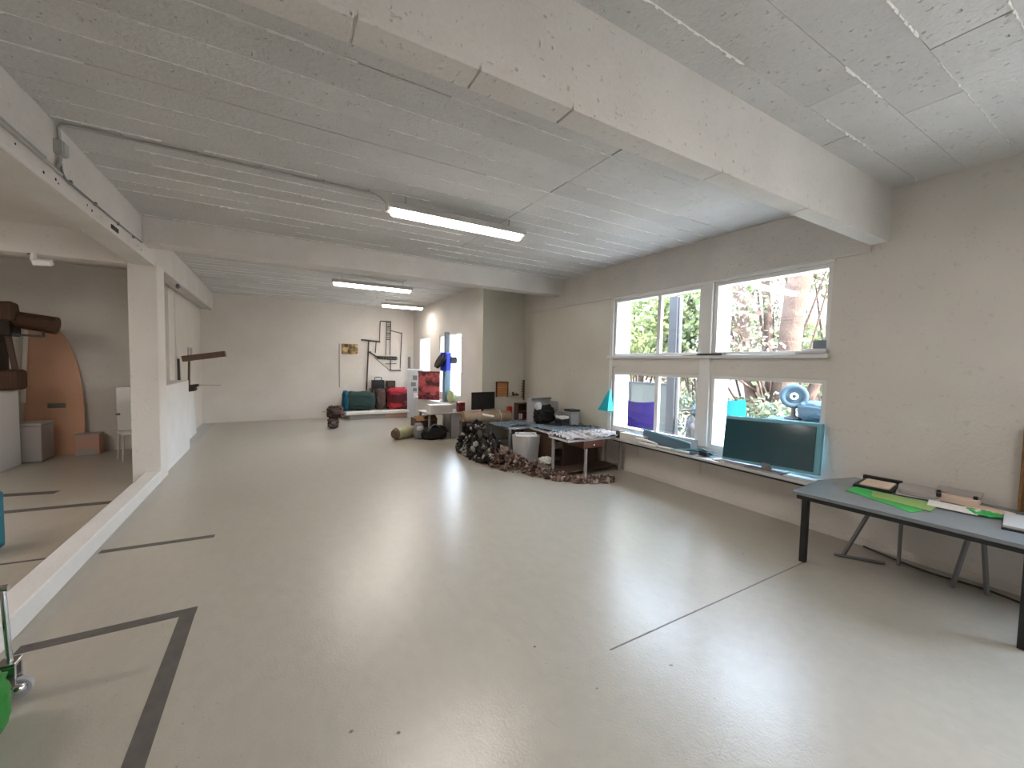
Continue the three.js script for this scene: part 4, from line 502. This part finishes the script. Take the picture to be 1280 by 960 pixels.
{ const t = thing('rod_frame', 'tall black metal rod frame with a ladder fixed on the back wall', 'rod frame', [0, 0, ZB + 0.05]);
  const r = (a, b, w = 0.012) => part(t, 'rod', rod([a[0], a[1], 0], [b[0], b[1], 0], w, w, 8), M.darkMetal);
  r([2.24, 2.34], [2.8, 2.30], 0.022); r([2.46, 2.33], [2.40, 0.80], 0.02); r([2.80, 2.93], [2.78, 2.33]); r([2.8, 2.94], [3.12, 2.95], 0.014); r([3.12, 2.95], [3.1, 1.9], 0.012); r([3.0, 2.95], [2.97, 1.9], 0.01); r([3.1, 2.67], [3.47, 2.6]); r([3.47, 2.62], [3.42, 1.48]); r([2.68, 2.3], [2.66, 1.95]); r([2.48, 1.98], [2.75, 1.8], 0.018); r([2.62, 1.82], [3.1, 1.42], 0.008); r([2.45, 1.95], [2.52, 1.99], 0.02); r([2.7, 1.84], [3.32, 1.84], 0.02); r([2.72, 1.78], [3.3, 1.76], 0.014); r([3.12, 1.76], [3.12, 1.42], 0.016); r([2.95, 1.62], [3.3, 1.64], 0.01); r([3.1, 1.42], [3.44, 1.42], 0.018);
  for (let i = 0; i < 9; i++) r([2.98, 2.38 + i * 0.065], [3.11, 2.4 + i * 0.065], i % 3 ? 0.009 : 0.014);
  for (let i = 0; i < 8; i++) part(t, 'hook', xf(new THREE.TorusGeometry(0.03, 0.01, 6, 12), 2.74 + i * 0.08, 1.80, 0.01), M.darkMetal);
  for (const [x, y] of [[2.46, 2.3], [3.05, 2.9], [3.44, 1.9], [2.41, 0.9]]) part(t, 'stand_off', rod([x, y, 0], [x, y, -0.048], 0.01, 0.01, 8), M.darkMetal); }
solo('dark_wall_strip', cr(3.68, 3.76, 1.5, 1.86, ZB, ZB + 0.03), M.midGrey, 'short dark upright strip on the back wall near the corner', 'strip');
solo('wall_rail', cr(1.62, 1.65, 0.9, 2.2, ZB, ZB + 0.015), M.greyPaper, 'thin pale upright rail on the back wall below the poster', 'rail');
{ const t = thing('wicker_stool', 'small dark brown lumpy stool standing on the open floor', 'stool', [1.26, 0, -11.0]); part(t, 'seat', lump(0.38, 0.3, 0.34, 93, 0.16, 0.6).translate(0.02, 0.26, 0), mat(lin(0.10, 0.06, 0.055), 0.8, { map: rep(mapBlotch, 2, 2) })); part(t, 'foot', lump(0.26, 0.28, 0.24, 94, 0.16, 0.7).translate(-0.03, 0, 0), mat(lin(0.13, 0.09, 0.085), 0.8, { map: rep(mapBlotch, 3, 3) })); part(t, 'handle', rod([-0.12, 0.42, 0.05], [-0.3, 0.44, 0.08], 0.02, 0.012), M.greyPaper); }

// ------------------------------------------------------------------ left wall
{ const t = thing('folding_bench', 'brown plank shelf sticking out of the white side wall on a dark bracket', 'shelf', [-1.6, 1.62, -10.0]); part(t, 'plank', [bar([0.05, 0.05, 0], [0.72, 0.17, 0], 0.11, 0.28)], M.woodBrown); part(t, 'wall_bracket', bar([-0.03, 0.05, 0], [-0.02, -0.42, 0], 0.05, 0.05), M.darkMetal); part(t, 'prop', rod([0.14, 0.03, 0], [0.13, -0.48, 0], 0.02), M.woodBrown); part(t, 'lower_arm', bar([-0.04, -0.5, 0], [0.28, -0.46, 0], 0.05, 0.12), M.darkMetal); part(t, 'lower_block', bar([-0.03, -0.56, 0], [0.24, -0.52, 0.02], 0.08, 0.16), M.logDark); part(t, 'thin_slat', bar([0.2, -0.46, -0.1], [0.62, -0.47, -0.12], 0.015, 0.08), M.greyPaper); }
{ const t = thing('wall_hook', 'bent grey metal hook arm below the plank shelf', 'hook', [-1.63, 0.86, -9.7]); part(t, 'arm', tube([[0.05, 0, 0.0], [-0.02, 0.07, 0.1], [0.0, 0.06, 0.3], [0.05, -0.04, 0.72]], 0.012, 30, 8), M.midGrey); part(t, 'strap', bar([0.05, 0, -0.02], [0.1, -0.5, -0.03], 0.05, 0.03), M.midGrey); }
{ const t = thing('white_leaning_board', 'bright white board leaning on the side wall under the plank shelf', 'board', [-1.6, 0, -10.9]); part(t, 'board', rb(0.03, 0.98, 1.1, 0, 0.49, 0, 0, 0, 0.05), M.white); part(t, 'edge', rb(0.035, 0.03, 1.1, -0.02, 0.98, 0), M.lightGrey); }
{ const t = thing('wall_switch', 'pair of small switches on the side wall above the plank shelf', 'switch', [-1.655, 1.82, -11.6]); for (const z of [0, 0.35]) part(t, 'plate', cr(-0.005, 0.015, -0.1, 0.1, z - 0.06, z + 0.06), M.greyPaper); }

// ------------------------------------------------------------------ side room
{ const t = thing('plywood_sheet', 'tall orange brown plywood sheet leaning on the side room wall', 'plywood', [-3.2, 0, -9.78]); const s = new THREE.Shape(); s.moveTo(-0.42, 0); s.lineTo(0.30, 0); s.quadraticCurveTo(0.36, 0.9, 0.22, 1.6); s.quadraticCurveTo(0.12, 2.0, 0.02, 2.12); s.lineTo(-0.36, 2.12); s.closePath(); const g = new THREE.ExtrudeGeometry(s, { depth: 0.018, bevelEnabled: false }); g.rotateX(-0.05); part(t, 'sheet', boxUV(g), M.orangeBoard); part(t, 'white_edge', bar([-0.4, 0.9, 0.0], [-0.36, 2.1, -0.08], 0.05, 0.02), M.paper, 'cream edge strip'); part(t, 'label', rb(0.22, 0.08, 0.004, -0.02, 0.84, -0.022, -0.05), M.midGrey, 'grey label'); }
{ const t = thing('carton', 'small pinkish carton on the side room floor beside the plywood', 'carton', [-2.8, 0, -9.7]); part(t, 'body', rb(0.3, 0.34, 0.24, 0, 0.17, 0), M.pinkBox); part(t, 'pale_base', rb(0.24, 0.1, 0.25, 0.0, 0.05, 0.005), M.greyPaper); part(t, 'lid', rb(0.31, 0.02, 0.25, 0, 0.35, 0), M.greyPaper); }
{ const t = thing('white_chest', 'pale grey chest before the plywood sheet', 'chest', [-3.5, 0, -9.4]); part(t, 'body', rb(0.6, 0.55, 0.42, 0, 0.3, 0, 0, 0, 0, 0.012), M.greyPaper); part(t, 'lid', rb(0.62, 0.05, 0.44, 0, 0.6, 0, 0, 0, 0, 0.02), M.greyPaper); part(t, 'base', rb(0.58, 0.03, 0.4, 0, 0.015, 0), M.midGrey); }
{ const t = thing('white_plinth', 'tall white plinth carrying the wooden sculpture', 'plinth', [-3.86, 0, -8.75]); part(t, 'body', cr(-0.35, 0.45, 0, 1.14, -0.4, 0.35, 0.008), M.white); part(t, 'top', cr(-0.36, 0.46, 1.14, 1.17, -0.41, 0.36), M.white); part(t, 'base', cr(-0.34, 0.44, 0, 0.05, -0.39, 0.36), M.lightGrey); }
{ const t = thing('timber_sculpture', 'dark brown timber sculpture with a round log jutting out', 'sculpture', [-3.6, 1.17, -8.85]);
  part(t, 'post', [rb(0.46, 0.32, 0.4, -0.12, 1.14, 0, 0, 0.1, 0.04, 0.03), rb(0.42, 0.74, 0.36, -0.04, 0.62, 0, 0, 0.1, 0, 0.03)], M.logDark);
  part(t, 'block', rb(0.24, 0.28, 0.36, 0.2, 1.14, 0, 0, 0.2, 0.1, 0.04), M.log);
  part(t, 'log', xf(new THREE.CylinderGeometry(0.115, 0.13, 0.62, 28), 0.42, 1.02, 0, 0, 0, Math.PI / 2 - 0.16), M.log, 'round brown log');
  part(t, 'clamp_bar', [bar([0.2, 0.82, 0.1], [0.6, 0.8, 0.1], 0.035, 0.04), rb(0.025, 0.08, 0.05, 0.61, 0.83, 0.1)], M.black);
  part(t, 'collar', rb(0.2, 0.22, 0.32, 0.2, 0.9, 0, 0, 0, 0, 0.02), M.logDark);
  part(t, 'base_block', rb(0.6, 0.3, 0.42, 0.04, 0.15, 0, 0, 0.05, 0, 0.05), M.log);
  part(t, 'leg', [bar([0.24, 0.8, 0.05], [0.3, 0.28, 0.05], 0.05, 0.06)], M.woodDull); }
{ const t = thing('white_chair', 'white moulded chair half hidden behind the pillar', 'chair', [-2.06, 0, -9.0], 0.4); const w = M.white.clone(); w.roughness = 0.35; part(t, 'backrest', [rb(0.4, 0.72, 0.03, 0.02, 0.82, -0.16, -0.12, 0, 0, 0.014)], w); part(t, 'seat', rb(0.42, 0.04, 0.4, 0.02, 0.44, 0.02, 0, 0, 0, 0.018), w); for (const [x, z] of [[-0.16, -0.15], [0.18, -0.15], [-0.16, 0.18], [0.18, 0.18]]) part(t, 'leg', rod([x, 0.43, z], [x * 1.1, 0, z * 1.1], 0.016), M.lightGrey); part(t, 'back_clip', rb(0.05, 0.03, 0.05, -0.17, 0.74, -0.14), M.postGrey); }
{ const t = thing('teal_toolbox', 'upright teal case at the edge of the side room floor', 'case', [-2.2, 0, -5.15]); part(t, 'case', rb(0.26, 0.5, 0.24, 0, 0.26, 0, 0, 0, 0, 0.03), M.teal); part(t, 'corner', lump(0.06, 0.07, 0.06, 3, 0.05, 0.8, 2, 16).translate(0.11, 0.0, 0.1), M.white); part(t, 'handle', tube([[-0.07, 0.5, 0], [-0.06, 0.57, 0], [0.06, 0.57, 0], [0.07, 0.5, 0]], 0.012, 20, 6), M.darkMetal); }
solo('cream_bag', xf(lump(0.2, 0.42, 0.3, 23, 0.15, 0.7), -3.72, 0.63, -9.4), M.pinkPaper, 'pale pink bag on the chest next to the plinth', 'bag');
{ const t = thing('trolley_leg', 'chrome trolley leg with a swivel castor standing on the floor', 'trolley', [-1.16, 0, -2.9]); part(t, 'upright', [rod([0.015, 0.14, 0], [0.0, 0.56, 0], 0.012), rod([-0.05, 0.2, 0.02], [-0.05, 0.56, 0.02], 0.02)], M.chrome); part(t, 'yoke', [rb(0.05, 0.14, 0.012, 0.02, 0.11, 0.03), rb(0.05, 0.14, 0.012, 0.02, 0.11, -0.03), rb(0.07, 0.02, 0.075, 0.01, 0.18, 0)], M.chrome); const wh = part(t, 'wheel', xf(new THREE.CylinderGeometry(0.045, 0.045, 0.03, 28), 0.045, 0.046, 0, Math.PI / 2, 0, 0), M.grey); part(wh, 'hub', xf(new THREE.SphereGeometry(0.03, 20, 14), 0.05, 0.05, 0.025), M.chrome); part(t, 'brake', lump(0.06, 0.05, 0.05, 7, 0.1, 0.8, 2, 16).translate(-0.05, 0.06, 0.03), M.black); part(t, 'knob', xf(new THREE.SphereGeometry(0.028, 16, 12), -0.04, 0.36, 0.03), M.black); part(t, 'frame', [rod([-0.7, 0.56, 0.0], [0.02, 0.56, 0], 0.016)], M.chrome); }
{ const t = thing('green_sack', 'glossy green sack at the foot of the trolley', 'sack', [-1.235, 0, -2.5]); part(t, 'sack', lump(0.42, 0.34, 0.5, 97, 0.08, 0.75), M.greenBag); part(t, 'tie', xf(new THREE.TorusGeometry(0.04, 0.014, 8, 16), -0.05, 0.34, 0, Math.PI / 2, 0, 0), M.black); }
renderer.render(scene, camera);
